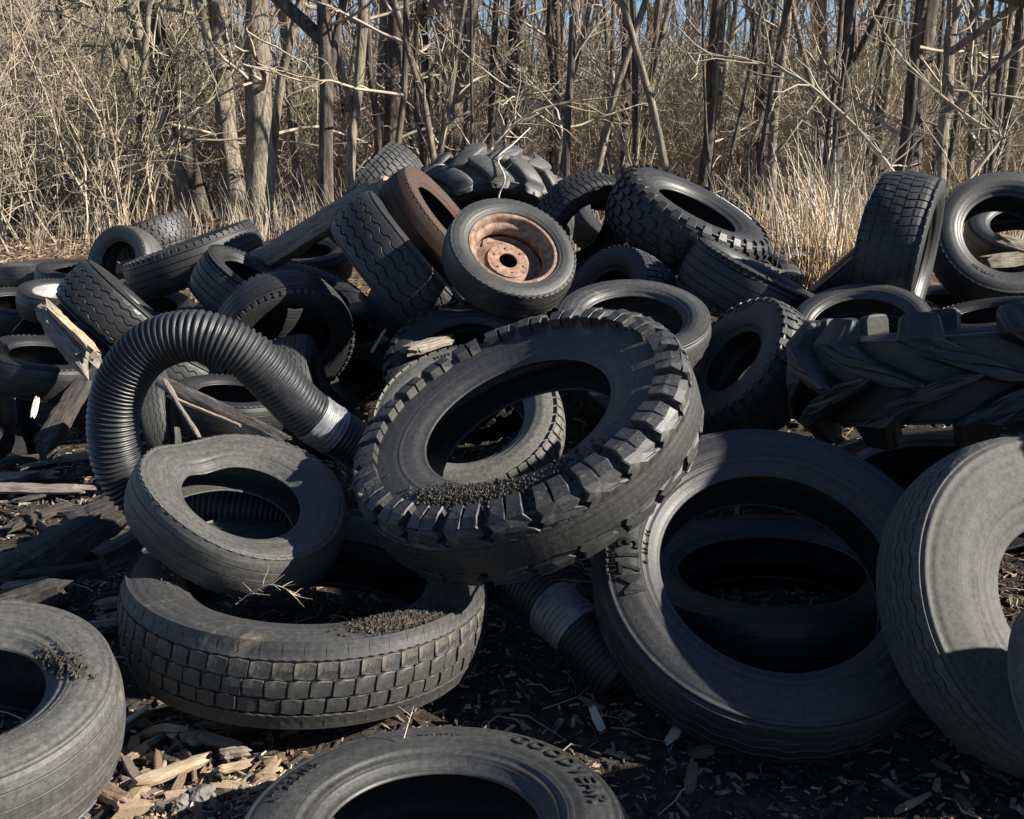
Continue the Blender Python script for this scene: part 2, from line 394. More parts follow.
T('F10', 1026, 222, 56, .5, 80, 0.347, 0.218, .58, 'worn', 'r_black', 'shaded tyre seen through the opening of the upper right tyre', det=1)
T('F11', 302, 248, 50, .30, 95, 0.34, 0.208, .58, 'worn', 'r_black', 'shaded tyre lying flat behind the middle of the cut log', det=1)
T('F12', 150, 300, 46, .35, 85, 0.304, 0.197, .58, 'worn', 'r_black', 'black shaded tyre between the dotted zigzag tyre and the half sunlit truck tyre', det=1)
T('F13', 548, 312, 48, .35, 75, 0.269, 0.179, .58, 'worn', 'r_black', 'black shaded tyre right below the rusty wheel', det=1)
T('F14', 930, 300, 52, .30, 95, 0.291, 0.183, .58, 'worn', 'r_black', 'black shaded tyre between the standing wide tyre and the upper right one', det=1)
# the pile goes on to the right of the picture; these throw the shade over its right hand side
EXTRA = [  # centre, axis, R, W, bead, tread, rubber, label: stand just outside the picture, their shade falls into it
    ('S1', (2.74, 2.82, .87), (.96, -.2, .18), .90, .38, .50, 'tractor', 'r_dark', 'tall tractor tyre standing on edge past the right edge'),
    ('S2', (3.24, 2.72, .87), (.94, -.3, .15), .90, .38, .50, 'tractor', 'r_dark', 'second tall tractor tyre standing behind the first past the right edge'),
    ('S4', (1.72, 1.55, .46), (.92, -.25, .30), .47, .26, .55, 'zig', 'r_dark', 'truck tyre standing on edge past the lower right corner'),
    ('S5', (3.30, 4.30, .55), (.2, -.1, .97), .52, .28, .58, 'zig', 'r_dark', 'truck tyre lying on the pile past the right edge')]

# optical depths settled so that the tyres touch without running into each other
DEPTH = {'A': 1.901, 'B': 2.2, 'C': 2.822, 'D': 2.883, 'E': 2.85, 'F': 3.798, 'G': 2.652, 'H': 3.159, 'I': 2.354, 'J': 1.897, 'K': 3.342, 'AA': 3.754, 'L': 4.189, 'M': 4.015, 'N': 4.053, 'O': 5.013, 'P': 4.515, 'Q': 5.897, 'R': 5.455, 'U': 6.213, 'S': 4.793, 'V': 4.598, 'W': 5.755, 'X': 5.097, 'TT': 6.25, 'T1': 5.102, 'T2': 5.169, 'T3': 5.85, 'T4': 7.096, 'T5': 6.314, 'Y1': 7.75, 'Y1a': 7.188, 'Y2': 6.3, 'Y3': 5.341, 'Y4': 4.99, 'Y5': 4.84, 'Y6': 5.447, 'Y7': 6.635, 'Y8': 8.25, 'Y9': 4.904, 'Y10': 7.174, 'Y11': 5.024, 'Y12': 4.34, 'Y13': 5.483, 'Z1': 4.386, 'Z2': 5.526, 'Z3': 7.174, 'Z4': 4.564, 'Z5': 5.98, 'Z6': 6.278, 'Z7': 7.826, 'Z8': 6.6, 'F1': 5.117, 'F2': 4.632, 'F3': 6.904, 'F4': 4.893, 'F5': 6.0, 'F6': 4.304, 'F7': 5.794, 'F8': 6.692, 'F9': 6.859, 'F10': 6.196, 'F11': 6.8, 'F12': 6.578, 'F13': 5.604, 'F14': 5.596}

# ------------------------------------------------------------------ tyres
def tyre_frame(t):
    if 'pos' in t:
        n = np.array(t['axis'], float); n /= np.linalg.norm(n)
        e1 = np.array([0, 0, 1.0]) - n * n[2]; e1 /= np.linalg.norm(e1)
        return np.array(t['pos'], float), np.stack([e1, np.cross(n, e1), n], axis=1)
    v = C_F + (t['cx'] - 512) / FPX * C_R + (409.5 - t['cy']) / FPX * C_U
    vz = v.copy(); v = v / np.linalg.norm(v)
    r = np.cross(v, C_U); r /= np.linalg.norm(r); u = np.cross(r, v)
    p = math.radians(t['phi'])
    n = t['q'] * (-v) + math.sqrt(1 - t['q'] ** 2) * (math.cos(p) * r + math.sin(p) * u)
    z = DEPTH.get(t['key'], FPX * t['R'] / t['a'])
    s = z / (FPX * t['R'] / t['a'])
    t['R'] *= s; t['W'] *= s
    c = C_P + z * vz - n * (t['W'] * .46)
    # local frame: z = the visible face's normal, x = the direction that appears highest in the picture
    e1 = u - n * (u @ n)
    e1 /= np.linalg.norm(e1); e2 = np.cross(n, e1)
    return c, np.stack([e1, e2, n], axis=1)

TREAD_H = dict(carworn=.004, rib=.006, block=.007, worn=.0035, lug=.028, car=.009, zig=.012, smooth=0, wave=.006, tractor=.075, tractor2=.05, chev=.009, at=.015, slot=.009)

class Prof:
    """cross section of a tyre, arc length from the crown to the bead"""
    def __init__(s, R, W, rbr, h, det, concave=False, square=False):
        s.R = R; s.h = h
        Rt = R - h; rb = rbr * R; s.rb = rb
        tw = .41 * W
        H = Rt - rb
        s.tw = tw
        bul = .5 if not concave else .455
        k = [(0, Rt), (.5 * tw, Rt - .004 * W / .25), (.85 * tw, Rt - .012 * W / .25), (tw, Rt - .02 * W / .25), (tw + .05 * W, Rt - .13 * H),
             (bul * W, rb + .58 * H), ((bul - .012) * W, rb + .40 * H), ((bul - .06) * W, rb + .20 * H), (.375 * W, rb + .075 * H), (.355 * W, rb + .02 * H), (.335 * W, rb)]
        if square:   # flat tread with a hard shoulder
            tw = s.tw = .47 * W
            k[1:5] = [(.5 * tw, Rt - .002), (.9 * tw, Rt - .005), (tw, Rt - .010), (tw + .025 * W, Rt - .10 * H)]
        per = {1: 4, 2: 6, 3: 10}[det]
        P = catmull(k, per)
        # fine concentric ridges on the sidewall
        d = np.gradient(P, axis=0); nr = np.stack([-d[:, 1], d[:, 0]], 1)
        nr /= np.linalg.norm(nr, axis=1)[:, None] + 1e-9
        nr *= np.where((nr * (P - np.array([0, rb + .5 * H]))).sum(1) < 0, -1, 1)[:, None]
        if det >= 2:
            fr = (P[:, 1] - rb) / H
            for f0, wd, am in ((.88, .016, .003), (.83, .010, -.0022), (.76, .007, .0016), (.36, .010, .002), (.31, .016, .0036), (.25, .012, -.0024), (.20, .008, .0018), (.13, .022, .0042)):
                P = P + nr * (am * np.exp(-((fr - f0) / wd) ** 2) * (P[:, 0] > tw * 1.01))[:, None]
        s.P = P; s.nr = nr
        seg = np.linalg.norm(np.diff(P, axis=0), axis=1)
        s.s = np.concatenate([[0], np.cumsum(seg)])
        s.S1 = s.s[3 * per]
        th = .016 * W / .25
        s.inner = [(.30 * W, rb + .004), (.33 * W, rb + .03 * H), (.385 * W - th * .3, rb + .16 * H), (bul * W - th, rb + .5 * H), (bul * W - th * 1.3, rb + .72 * H), (tw - .1 * W, Rt - .022), (.0, Rt - .02)]
    def loop(s):
        o = s.P
        inn = catmull(s.inner, 3)
        half = np.concatenate([o, inn[:-1]])                 # crown -> bead -> liner, x > 0
        other = half[::-1][:-1] * np.array([-1, 1])
        mid = inn[-1:]
        return np.concatenate([half, mid, other])            # closed loop
    def q(s, u):
        """point and outward normal at tread coordinate u (|u| = 1 is the tread edge)"""
        u = np.asarray(u, float); a = np.abs(u) * s.S1
        x = np.interp(a, s.s, s.P[:, 0]); r = np.interp(a, s.s, s.P[:, 1])
        nx = np.interp(a, s.s, s.nr[:, 0]); nr = np.interp(a, s.s, s.nr[:, 1])
        sg = np.sign(u)
        return x * sg, r, nx * sg, nr

def strips_mesh(prof, strips, Np, h, caps=True, worn=False):
    """strips: lists of rungs ((s,u),(s,u)); returns verts, quads of one pitch"""
    V = []; F = []
    for st in strips:
        st, hh = (st[0], st[1]) if isinstance(st, tuple) else (st, h)
        st = np.array(st, float)                             # k,2,2
        sub = []
        for i in range(len(st) - 1):
            d = np.abs(st[i + 1] - st[i]).max(0)
            m = max(1, int(math.ceil(max(d[1] / .22, d[0] / .5))))
            for k in range(m): sub.append(st[i] + (st[i + 1] - st[i]) * k / m)
        sub.append(st[-1]); sub = np.array(sub)
        wide = np.abs(sub[:, 0] - sub[:, 1]).max(0)
        m = max(1, int(math.ceil(max(wide[1] / .3, wide[0] / .6))))
        ch = .05 if m == 1 else .03
        fr = np.array([0, ch] + [k / m for k in range(1, m)] + [1 - ch, 1])
        off = np.array([hh * .86] + [hh] * (m + 1) + [hh * .86])
        if worn:     # rounded, worn bars
            fr = np.array([0, .05, .15, .32] + [.32 + .36 * k / m for k in range(1, m)] + [.68, .85, .95, 1]); off = np.array([.70, .88, .97, 1.0] + [1.0] * (m - 1) + [1.0, .97, .88, .70]) * hh
        fr = np.concatenate([[0], fr, [1]]); off = np.concatenate([[-.004], off, [-.004]])
        K = len(sub); J = len(fr)
        pt = sub[:, 0][:, None, :] * (1 - fr)[None, :, None] + sub[:, 1][:, None, :] * fr[None, :, None]
        x, r, nx, nr = prof.q(pt[..., 1])
        o = np.broadcast_to(off, (K, J)).copy()
        x = x + nx * o; r = r + nr * o
        a = pt[..., 0] * 2 * np.pi / Np
        b = len(V) and sum(len(k) for k in V) or 0
        V.append(np.stack([r * np.cos(a), r * np.sin(a), x], -1).reshape(-1, 3))
        i, j = np.meshgrid(np.arange(K - 1), np.arange(J - 1), indexing='ij')
        qd = np.stack([i * J + j, i * J + j + 1, (i + 1) * J + j + 1, (i + 1) * J + j], -1).reshape(-1, 4)
        F.append(qd + b)
        if caps:
            for row in (0, K - 1):
                ids = row * J + np.arange(J)
                # cap as quads between mirrored columns
                L = [[ids[c], ids[c + 1], ids[J - 2 - c], ids[J - 1 - c]] for c in range((J - 1) // 2) if c + 1 < J - 2 - c or c + 1 == J - 2 - c and False]
                if L: F.append(np.array(L) + b)
    return np.concatenate(V), np.concatenate(F)

def pattern(kind, rng):
    """list of groups of strips in one pitch; N pitches; each group is one piece; (strips, name)"""
    if kind == 'lug':
        L = []
        for sg, o in ((1, 0.0), (-1, .5)):
            a = [((o + .06, sg * 1.62), (o + .36, sg * 1.62)), ((o + .07, sg * 1.10), (o + .39, sg * 1.10)), ((o + .02, sg * .96), (o + .395, sg * .96))]
            b = [((o + .43, sg * 1.62), (o + .78, sg * 1.62)), ((o + .43, sg * 1.10), (o + .80, sg * 1.10)), ((o + .415, sg * .96), (o + .76, sg * .96))]
            c = [((o + .02, sg * .96), (o + .76, sg * .96)), ((o + .08, sg * .86), (o + .86, sg * .86)), ((o - .02, sg * .74), (o + .74, sg * .74)),
                 ((o + .06, sg * .60), (o + .90, sg * .60)), ((o - .04, sg * .50), (o + .955, sg * .50))]
            L.append(([a, b, c], 'tread_lug'))
        mid = [((k / 6, -.51 + .03 * (-1) ** k), (k / 6, .51 + .03 * (-1) ** k)) for k in range(7)]
        return 25, L, [mid]
    if kind == 'block':
        L = []
        for r, (u0, u1) in enumerate(((-.66, -.27), (-.22, .20), (.25, .66))):
            o = (.0, .28, .55)[r]
            L.append(([[((o + .05, u0 + .03), (o + .09, u1 - .01)), ((o + .5, u0 - .005), (o + .52, u1 + .03)), ((o + .91, u0 + .03), (o + .97, u1 - .005))]], 'tread_block'))
        sh = [[((k / 4, sg * .72 + .014 * (-1) ** k), (k / 4, sg * 1.16)) for k in range(5)] for sg in (1, -1)]
        return 60, L, sh
    if kind == 'rib':
        e = [-1.08, -.74, -.72, -.40, -.38, -.02, 0, .38, .40, .72, .74, 1.08]
        return 48, [], [[((k / 2, e[i]), (k / 2, e[i + 1])) for k in range(3)] for i in range(0, 12, 2)]
    if kind == 'worn':
        e = [-1.05, -.55, -.53, -.03, 0.0, .5, .53, 1.05]
        return 60, [], [[((k / 2, e[i]), (k / 2, e[i + 1])) for k in range(3)] for i in range(0, 8, 2)] + [[((.2, sg * 1.1), (.6, sg * 1.1)), ((.2, sg * 1.22), (.6, sg * 1.22))] for sg in (1, -1)]
    if kind == 'zig':
        am = .055; S = []
        c = [-1.06, -.62, -.22, .22, .62, 1.06]
        for i in range(5):
            lo, hi = c[i] + .028, c[i + 1] - .028
            if i == 0: lo -= .02
            S.append([((k / 4, lo + (am * (1 if k % 4 in (1, 2) else -1) if i else 0)), (k / 4, hi + (am * (1 if k % 4 in (1, 2) else -1) if i < 4 else 0))) for k in range(5)])
        return 34, [], S
    if kind == 'wave':
        S = []; c = [-1.08, -.8, -.52, -.26, 0, .26, .52, .8, 1.08]
        for i in range(8):
            zz = lambda k: .03 * (1 if k % 4 in (1, 2) else -1)
            S.append([((k / 4, c[i] + .02 + (zz(k) if i else 0)), (k / 4, c[i + 1] - .02 + (zz(k) if i < 7 else 0))) for k in range(5)])
        return 46, [], S
    if kind in ('car', 'carworn'):
        S = []; c = [-1.0, -.62, -.22, .22, .62, 1.0]
        for i in range(5):
            lo, hi = c[i] + .03, c[i + 1] - .03
            if i == 0: lo = -1.18
            if i == 4: hi = 1.18
            o = .3 * (i % 2); k = .22 * (1 if i < 2 else -1 if i > 2 else .4)
            S.append([((o + .05, lo), (o + .86, lo)), ((o + .05 + k, hi), (o + .86 + k, hi))])
        return 52, [], S
    if kind == 'slot':
        S = [[((k / 2, a), (k / 2, b)) for k in range(3)] for a, b in ((-.78, -.42), (-.37, -.02), (.02, .37), (.42, .78))]
        for sg in (1, -1):
            S.append([((.08, sg * .83), (.78, sg * .83)), ((.08, sg * 1.02), (.78, sg * 1.02)), ((.12, sg * 1.32), (.74, sg * 1.32))])
            S.append([((k / 2, sg * .82), (k / 2, sg * .93)) for k in range(3)])
        return 56, [], S
    if kind == 'chev':
        S = []
        for i, u in enumerate((-.80, -.40, 0, .40, .80)):
            sg = 1 if i % 2 else -1; o = .5 * (i % 2)
            w = .175 if abs(u) < .7 else .2
            S.append([((o + .06, u - w), (o + .70, u - w)), ((o + .18 * sg + .12, u), (o + .18 * sg + .80, u)), ((o + .12, u + w), (o + .78, u + w))])
        for sg in (1, -1):
            S.append([((.1, sg * 1.03), (.68, sg * 1.03)), ((.14, sg * 1.36), (.66, sg * 1.36))])
        return 36, [], S
    if kind == 'at':
        S = []
        for sg, o in ((1, 0), (-1, .5)):
            S.append([((o + .06, sg * .05), (o + .58, sg * .05)), ((o + .20, sg * .22), (o + .74, sg * .22)), ((o + .06, sg * .42), (o + .6, sg * .42))])
            S.append([((o + .42, sg * .50), (o + .98, sg * .50)), ((o + .52, sg * .62), (o + 1.04, sg * .62)), ((o + .40, sg * .76), (o + .94, sg * .76))])
            S.append([((o + .10, sg * .84), (o + .60, sg * .84)), ((o + .05, sg * 1.02), (o + .62, sg * 1.02)), ((o + .14, sg * 1.44), (o + .56, sg * 1.44))])
        return 30, [], S
    if kind in ('tractor', 'tractor2'):
        L = []
        wd, sh, np_ = (.25, .95, 11) if kind == 'tractor' else (.34, .55, 14)
        for sg, o in ((1, 0), (-1, .5)):
            st = []
            for u, k, e in ((1.34, 0, .8), (1.10, 0.0, .95), (.92, .04, 1.0), (.55, .36, 1.02), (.2, .70, 1.05), (-.02, .92, .95), (-.14, 1.04, .55)):
                st.append(((o + sh * k - wd * e, sg * u), (o + sh * k + wd * e * .8, sg * u)))
            L.append(([st], 'tread_lug'))
        return np_, L, []
    return 0, [], []

def rot_copies(V, F, Np):
    a = np.arange(Np) * 2 * np.pi / Np
    c, s = np.cos(a), np.sin(a)
    X = V[None, :, 0] * c[:, None] - V[None, :, 1] * s[:, None]
    Y = V[None, :, 0] * s[:, None] + V[None, :, 1] * c[:, None]
    Z = np.broadcast_to(V[None, :, 2], X.shape)
    VV = np.stack([X, Y, Z], -1).reshape(-1, 3)
    FF = (F[None] + (np.arange(Np) * len(V))[:, None, None]).reshape(-1, 4)
    return VV, FF

def deform(V, t, prof):
    """sagging, ovality and, for the crushed one, a real dent"""
    V = V.copy()
    k = sum(map(ord, t['key'])) * 1.7
    r = np.hypot(V[:, 0], V[:, 1]); a = np.arctan2(V[:, 1], V[:, 0])
    sg = t.get('sag', .005)
    f = 1 + sg * np.cos(2 * a + k) + .4 * sg * np.cos(3 * a + 2 * k)
    V[:, 0] *= f; V[:, 1] *= f
    V[:, 2] += (.8 * sg * prof.R * np.cos(2 * a + 1.3 * k) + .3 * sg * prof.R * np.cos(5 * a + k)) * (r / prof.R)
    c = t.get('crush', 0)
    if c:
        w1 = np.exp(-((np.angle(np.exp(1j * (a - .25)))) / .34) ** 2)          # buckled upper rim
        up = np.clip(V[:, 2] / (.5 * t['W']), -1, 1) * .5 + .5
        V[:, 2] -= .55 * c * w1 * up
        f = 1 + .035 * np.cos(2 * a + .6) * up
        V[:, 0] *= f; V[:, 1] *= f
        V[:, 2] -= 1.1 * c * np.cos(2 * a - .5) * (r / prof.R) ** 2 * .5
        inn = np.clip((prof.R - r) / (prof.R - prof.rb), 0, 1) * up
        V[:, 2] -= .75 * c * inn                                               # upper sidewall sunk inward
    return V

def bead_lip(det): return {1: 96, 2: 128, 3: 208}[det]

def text_on(prof, s, size, rmid, a0, parent, mat, Mloc, mirror=False, up_out=True, depth=.0016, spread=1.0, name='lettering', bold=0.0):
    """raised lettering bent round the sidewall; a0 = angle of its middle"""
    cu = bpy.data.curves.new('lettering', 'FONT')
    cu.body = s; cu.size = size; cu.extrude = depth; cu.align_x = 'CENTER'; cu.align_y = 'CENTER'
    cu.space_character = spread; cu.resolution_u = 2; cu.offset = bold
    ob = bpy.data.objects.new('lettering', cu)
    COL.objects.link(ob)
    dg = bpy.context.evaluated_depsgraph_get(); dg.update()
    me = bpy.data.meshes.new_from_object(ob.evaluated_get(dg))
    bpy.data.objects.remove(ob, do_unlink=True)
    n = len(me.vertices); v = np.empty(n * 3, np.float32); me.vertices.foreach_get('co', v); v = v.reshape(-1, 3).astype(float)
    sg = 1 if up_out else -1
    r = rmid + sg * v[:, 1]
    a = a0 - sg * v[:, 0] / rmid
    m = prof.P[:, 0] > prof.tw * 1.01
    rr = prof.P[m, 1][::-1]; xx = prof.P[m, 0][::-1]
    x = np.interp(r, rr, xx) + v[:, 2] + depth * .6
    out = np.stack([r * np.cos(a), r * np.sin(a), x], -1).astype(np.float32)
    me.vertices.foreach_set('co', out.ravel()); me.update()
    me.materials.clear(); me.materials.append(mat)
    return obj(name, me, parent, Mloc)

def revolve(P, n, closed=False):
    a = np.linspace(0, 2 * np.pi, n, endpoint=False)
    P = np.asarray(P, float); K = len(P)
    V = np.stack([P[None, :, 1] * np.cos(a)[:, None], P[None, :, 1] * np.sin(a)[:, None], np.broadcast_to(P[None, :, 0], (n, K))], -1).reshape(-1, 3)
    i, j = np.meshgrid(np.arange(n), np.arange(K if closed else K - 1), indexing='ij')
    i2 = (i + 1) % n; j2 = (j + 1) % K
    F = np.stack([i * K + j, i2 * K + j, i2 * K + j2, i * K + j2], -1).reshape(-1, 4)
    return V, F

def disc_with_holes(name, ro, ri, holes, thick, mat, parent, Mloc, zoff):
    cu = bpy.data.curves.new(name, 'CURVE'); cu.dimensions = '2D'; cu.fill_mode = 'BOTH'; cu.extrude = thick / 2; cu.bevel_depth = .001
    def circ(x, y, r, n):
        sp = cu.splines.new('POLY'); sp.points.add(n - 1)
        for k in range(n):
            sp.points[k].co = (x + r * math.cos(2 * math.pi * k / n), y + r * math.sin(2 * math.pi * k / n), 0, 1)
        sp.use_cyclic_u = True
    circ(0, 0, ro, 64); circ(0, 0, ri, 40)
    for (x, y, r) in holes: circ(x, y, r, 12)
    ob = bpy.data.objects.new(name, cu); COL.objects.link(ob)
    dg = bpy.context.evaluated_depsgraph_get(); dg.update()
    me = bpy.data.meshes.new_from_object(ob.evaluated_get(dg))
    bpy.data.objects.remove(ob, do_unlink=True)
    me.materials.clear(); me.materials.append(mat)
    return obj(name, me, parent, Mloc @ Matrix.Translation((0, 0, zoff)))

TYRE_PTS = {}
def build_tyre(t):
    c, B = tyre_frame(t)
    R, W = t['R'], t['W']
    kind = t['tread']; h = TREAD_H[kind] * min(1.0, R / .36)
    prof = Prof(R, W, t['rb'], h, t['det'], concave=t.get('concave', False), square=kind in ('lug', 'tractor'))
    nseg = bead_lip(t['det'])
    V, F = revolve(prof.loop(), nseg, True)
    every = t['key'] in ('R', 'M', 'V')            # treads whose blocks can be told apart
    split = every or kind in ('lug', 'block', 'tractor', 'tractor2')
    if not split: V = deform(V, t, prof)
    rng = random.Random(t['key'])
    a = rng.random() * 6.28
    Mrot = Matrix.Identity(4)
    for i in range(3):
        for j in range(3): Mrot[i][j] = B[i, j]
    wv = V @ B.T + c
    zmin = wv[:, 2].min()
    base = (float(c[0]), float(c[1]), float(zmin))
    root = empty(t['name'], base)
    tag(root, t['label'], 'wheel' if t.get('rim') else 'tyre', 'dumped tyres in the pile')
    Ml = Matrix.Translation((0, 0, float(c[2] - zmin))) @ Mrot
    mat = M[t['mat']]
    carc = obj('carcass', mesh_np('carcass', V, F, smooth=True, mat=mat), root, Ml)
    Np, pieces, joined = pattern(kind, rng)
    if every: pieces, joined = [([q_], 'tread_block') for q_ in joined], []
    if joined:
        pv, pf = strips_mesh(prof, joined, Np, h)
        if kind in ('rib', 'block'):      # every rib is a piece of its own
            per = len(pv) // len(joined); pfn = len(pf) // len(joined)
            for k in range(len(joined)):
                v1, f1 = rot_copies(pv[k * per:(k + 1) * per], pf[k * pfn:(k + 1) * pfn] - k * per, Np)
                obj('tread_rib', mesh_np('tread_rib', v1 if split else deform(v1, t, prof), f1, mat=mat), root, Ml)
        else:
            v1, f1 = rot_copies(pv, pf, Np)
            if not split: v1 = deform(v1, t, prof)
            obj('tread', mesh_np('tread', v1, f1, mat=mat), root, Ml)
    for strips, nm in pieces:
        wn = kind.startswith('tractor')
        pv, pf = strips_mesh(prof, strips, Np, h, worn=wn)
        gv = np.random.default_rng(len(pv) + int(1000 * R))
        mes = []
        for q_ in range(5 if kind in ('lug', 'tractor') else 3 if kind == 'block' else 1):      # worn and chipped variants
            v_ = pv.copy()
            if kind in ('lug', 'block', 'tractor'):
                rr_ = np.hypot(v_[:, 0], v_[:, 1])
                am = {'lug': .0018, 'block': .0009, 'tractor': .003}[kind]
                key_ = np.round(v_, 4); _, inv = np.unique(key_, axis=0, return_inverse=True)
                jit = gv.normal(0, am, (inv.max() + 1, 3))[inv.ravel()]
                v_ = v_ + jit * np.clip((rr_ - (R - h - .05)) / .05, 0, 1)[:, None]
                if kind == 'lug' and q_ in (1, 3):       # a corner torn off
                    c_ = v_[gv.integers(0, len(v_))]; dd_ = np.linalg.norm(v_ - c_, axis=1)
                    v_[:, :2] *= (1 - .018 * np.exp(-(dd_ / .03) ** 2))[:, None]
            mes.append(mesh_np(nm, v_, pf, mat=mat, smooth=kind == 'tractor2'))
        for k in range(Np):
            w_ = rng.uniform(-.004, .004) if kind == 'lug' else rng.uniform(-.0006, .0006)
            obj(nm, mes[rng.randrange(len(mes))], root, Ml @ Matrix.Rotation(2 * math.pi * k / Np + w_, 4, 'Z') @ Matrix.Scale(1 + rng.uniform(-.004, .003), 4))
    if t.get('rim'):
        rb = prof.rb; m1 = M['rust'] if t['rim'] == 'rust' else M['white_paint']; m2 = M['rust_dark'] if t['rim'] == 'rust' else M['white_paint']
        hw = .345 * W
        P = [(hw + .006, rb + .013), (hw + .010, rb + .009), (hw + .008, rb + .002), (hw - .002, rb - .004), (hw - .02, rb - .008), (.2 * W, rb - .010), (.12 * W, rb - .028), (-.1 * W, rb - .030), (-.2 * W, rb - .012), (-hw, rb - .006), (-hw - .008, rb + .012)]
        P = catmull(P, 3); P2 = P[::-1] + np.array([0, -.005])
        P2[0, 1] += .004
        vv, ff = revolve(np.concatenate([P, P2]), 96, True)
        rim = obj('rim', mesh_np('rim', vv, ff, smooth=True, mat=m1), root, Ml)
        rd = rb - .033
        # dished centre
        dv = np.array([(-.02 * W, rd + .004), (-.06 * W, rd - .012), (-.02 * W, rd - .03), (.06 * W, rd * .66), (.09 * W, rd * .60), (.088 * W, rd * .58)]) - [.24 * W, 0]
        dv = catmull(dv, 4); d2 = dv[::-1] - np.array([.006, 0])
        vv, ff = revolve(np.concatenate([dv, d2]), 80, True)
        obj('disc_dish', mesh_np('disc_dish', vv, ff, smooth=True, mat=m2), rim, Matrix.Identity(4))
        ro = rd * .60; ri = rd * .27
        holes = [(rd * .44 * math.cos(k * 2 * math.pi / 6), rd * .44 * math.sin(k * 2 * math.pi / 6), rd * .038) for k in range(6)]
        disc_with_holes('hub_disc', ro, ri, holes, .008, m2, rim, Matrix.Identity(4), -.15 * W)
        # valve stem
        vs, vf = revolve([(0, .001), (0, .006), (.035, .005), (.045, .003), (.046, .0005)], 10)
        obj('valve_stem', mesh_np('valve_stem', vs, vf, smooth=True, mat=m2), rim, Matrix.Translation((rd * .55, rd * .68, -.16 * W)))
    TYRE_PTS[t['key']] = dict(root=root, carc=carc, prof=prof, Ml=Ml, c=c, B=B, wv=wv, base=base, t=t)
    return root

for t in TY: build_tyre(t)
for (k, p, a_, R, W, rb, tr, mt, lb) in EXTRA:
    build_tyre(dict(key=k, pos=p, axis=a_, R=R, W=W, rb=rb, tread=tr, mat=mt, label=lb, name='tractor_tyre' if 'tractor' in tr else 'tyre', det=1))

def px_angle(key, px, py):
    """angle round the tyre's axis that points at picture position (px, py)"""
    d = TYRE_PTS[key]; t = d['t']
    ray = C_F + (px - 512) / FPX * C_R + (409.5 - py) / FPX * C_U
    n = d['B'][:, 2]; fc = d['c'] + n * t['W'] * .46
    k = ((fc - C_P) @ n) / (ray @ n)
    p = C_P + ray * k - d['c']
    return math.atan2(p @ d['B'][:, 1], p @ d['B'][:, 0])

def letter(key, s, size, frac, px, py, mat, up_out=True, **kw):
    d = TYRE_PTS[key]; pr = d['prof']
    return text_on(pr, s, size, pr.rb + frac * (pr.R - pr.rb), px_angle(key, px, py), d['carc'], M[mat], Matrix.Identity(4), up_out=up_out, **kw)

letter('G', 'M713', .082, .47, 642, 566, 'r_black', spread=.95, bold=.001, depth=.003)
letter('G', 'TUBELESS', .034, .73, 622, 556, 'r_black', spread=1.05)
letter('G', 'R  22.5  16', .02, .22, 663, 548, 'r_dark', spread=1.2)
letter('A', 'GOODYEAR', .05, .66, 583, 762, 'r_dark', spread=1.25, bold=.0012, depth=.0026)
letter('A', 'LT235/85', .036, .62, 268, 780, 'r_dark', spread=1.15, depth=.0022)
letter('A', 'MADE IN U.S.A.', .012, .55, 440, 742, 'r_grey', spread=1.2)
letter('R', 'BFGoodrich', .048, .62, 728, 208, 'white_letter', spread=1.2, bold=.0022, depth=.002)
letter('AA', 'FIRESTONE', .05, .6, 918, 458, 'white_letter', spread=1.2)
letter('F', 'STEEL RADIAL', .026, .6, 455, 347, 'r_dark', spread=1.15)
letter('M', 'LT235', .034, .6, 742, 318, 'r_dark', spread=1.1)
letter('X', 'TUBELESS', .026, .35, 985, 268, 'r_dark', spread=1.1)

# ------------------------------------------------------------------ ground: one sheet, rising behind the pile, heaped under it
def smooth01(x): 
    x = np.clip(x, 0, 1); return x * x * (3 - 2 * x)
def base_h(x, y):
    x = np.asarray(x, float); y = np.asarray(y, float)
    h = .62 * smooth01((y - 5.2) / 4.6) 
    A = np.interp(x, [-5, -3.2, -2.2, -1.2, -.3, .5, 1.2, 2.0, 3.2, 5], [.0, .12, .22, .40, .62, .60, .55, .55, .45, .0])
    y0 = np.interp(x, [-4, -2, 0, 2], [7.2, 6.3, 5.9, 5.3])
    h = np.maximum(h, A * np.exp(-((y - y0) / 1.25) ** 2))
    near = np.exp(-((y - 2.5) / 4) ** 2)
    h = h + .020 * vnoise(x * 1.7, y * 1.7, 3) * near + .012 * vnoise(x * 6, y * 6, 5) * np.exp(-((y - 2.5) / 6) ** 2)
    h = h + .07 * vnoise(x * .35, y * .35, 9) * smooth01((y - 8) / 5) + .9 * vnoise(x * .02, y * .02, 11) * smooth01((y - 40) / 60)
    return h
CX0, CX1, CY0, CY1, CS = -5.0, 5.0, 0.6, 9.6, .05
gx = np.arange(CX0, CX1 + .001, CS); gy = np.arange(CY0, CY1 + .001, CS)
env = np.full((len(gx), len(gy)), 9.0)
for d in TYRE_PTS.values():
    ii = np.round((d['wv'][:, 0] - CX0) / CS).astype(int); jj = np.round((d['wv'][:, 1] - CY0) / CS).astype(int)
    ok = (ii >= 0) & (ii < len(gx)) & (jj >= 0) & (jj < len(gy))
    np.minimum.at(env, (ii[ok], jj[ok]), d['wv'][ok, 2] - .012)
e = env.copy()
for di in (-1, 0, 1):
    for dj in (-1, 0, 1):
        e = np.minimum(e, np.roll(np.roll(env, di, 0), dj, 1))
GX, GY = np.meshgrid(gx, gy, indexing='ij')
GH = np.minimum(base_h(GX, GY), e)
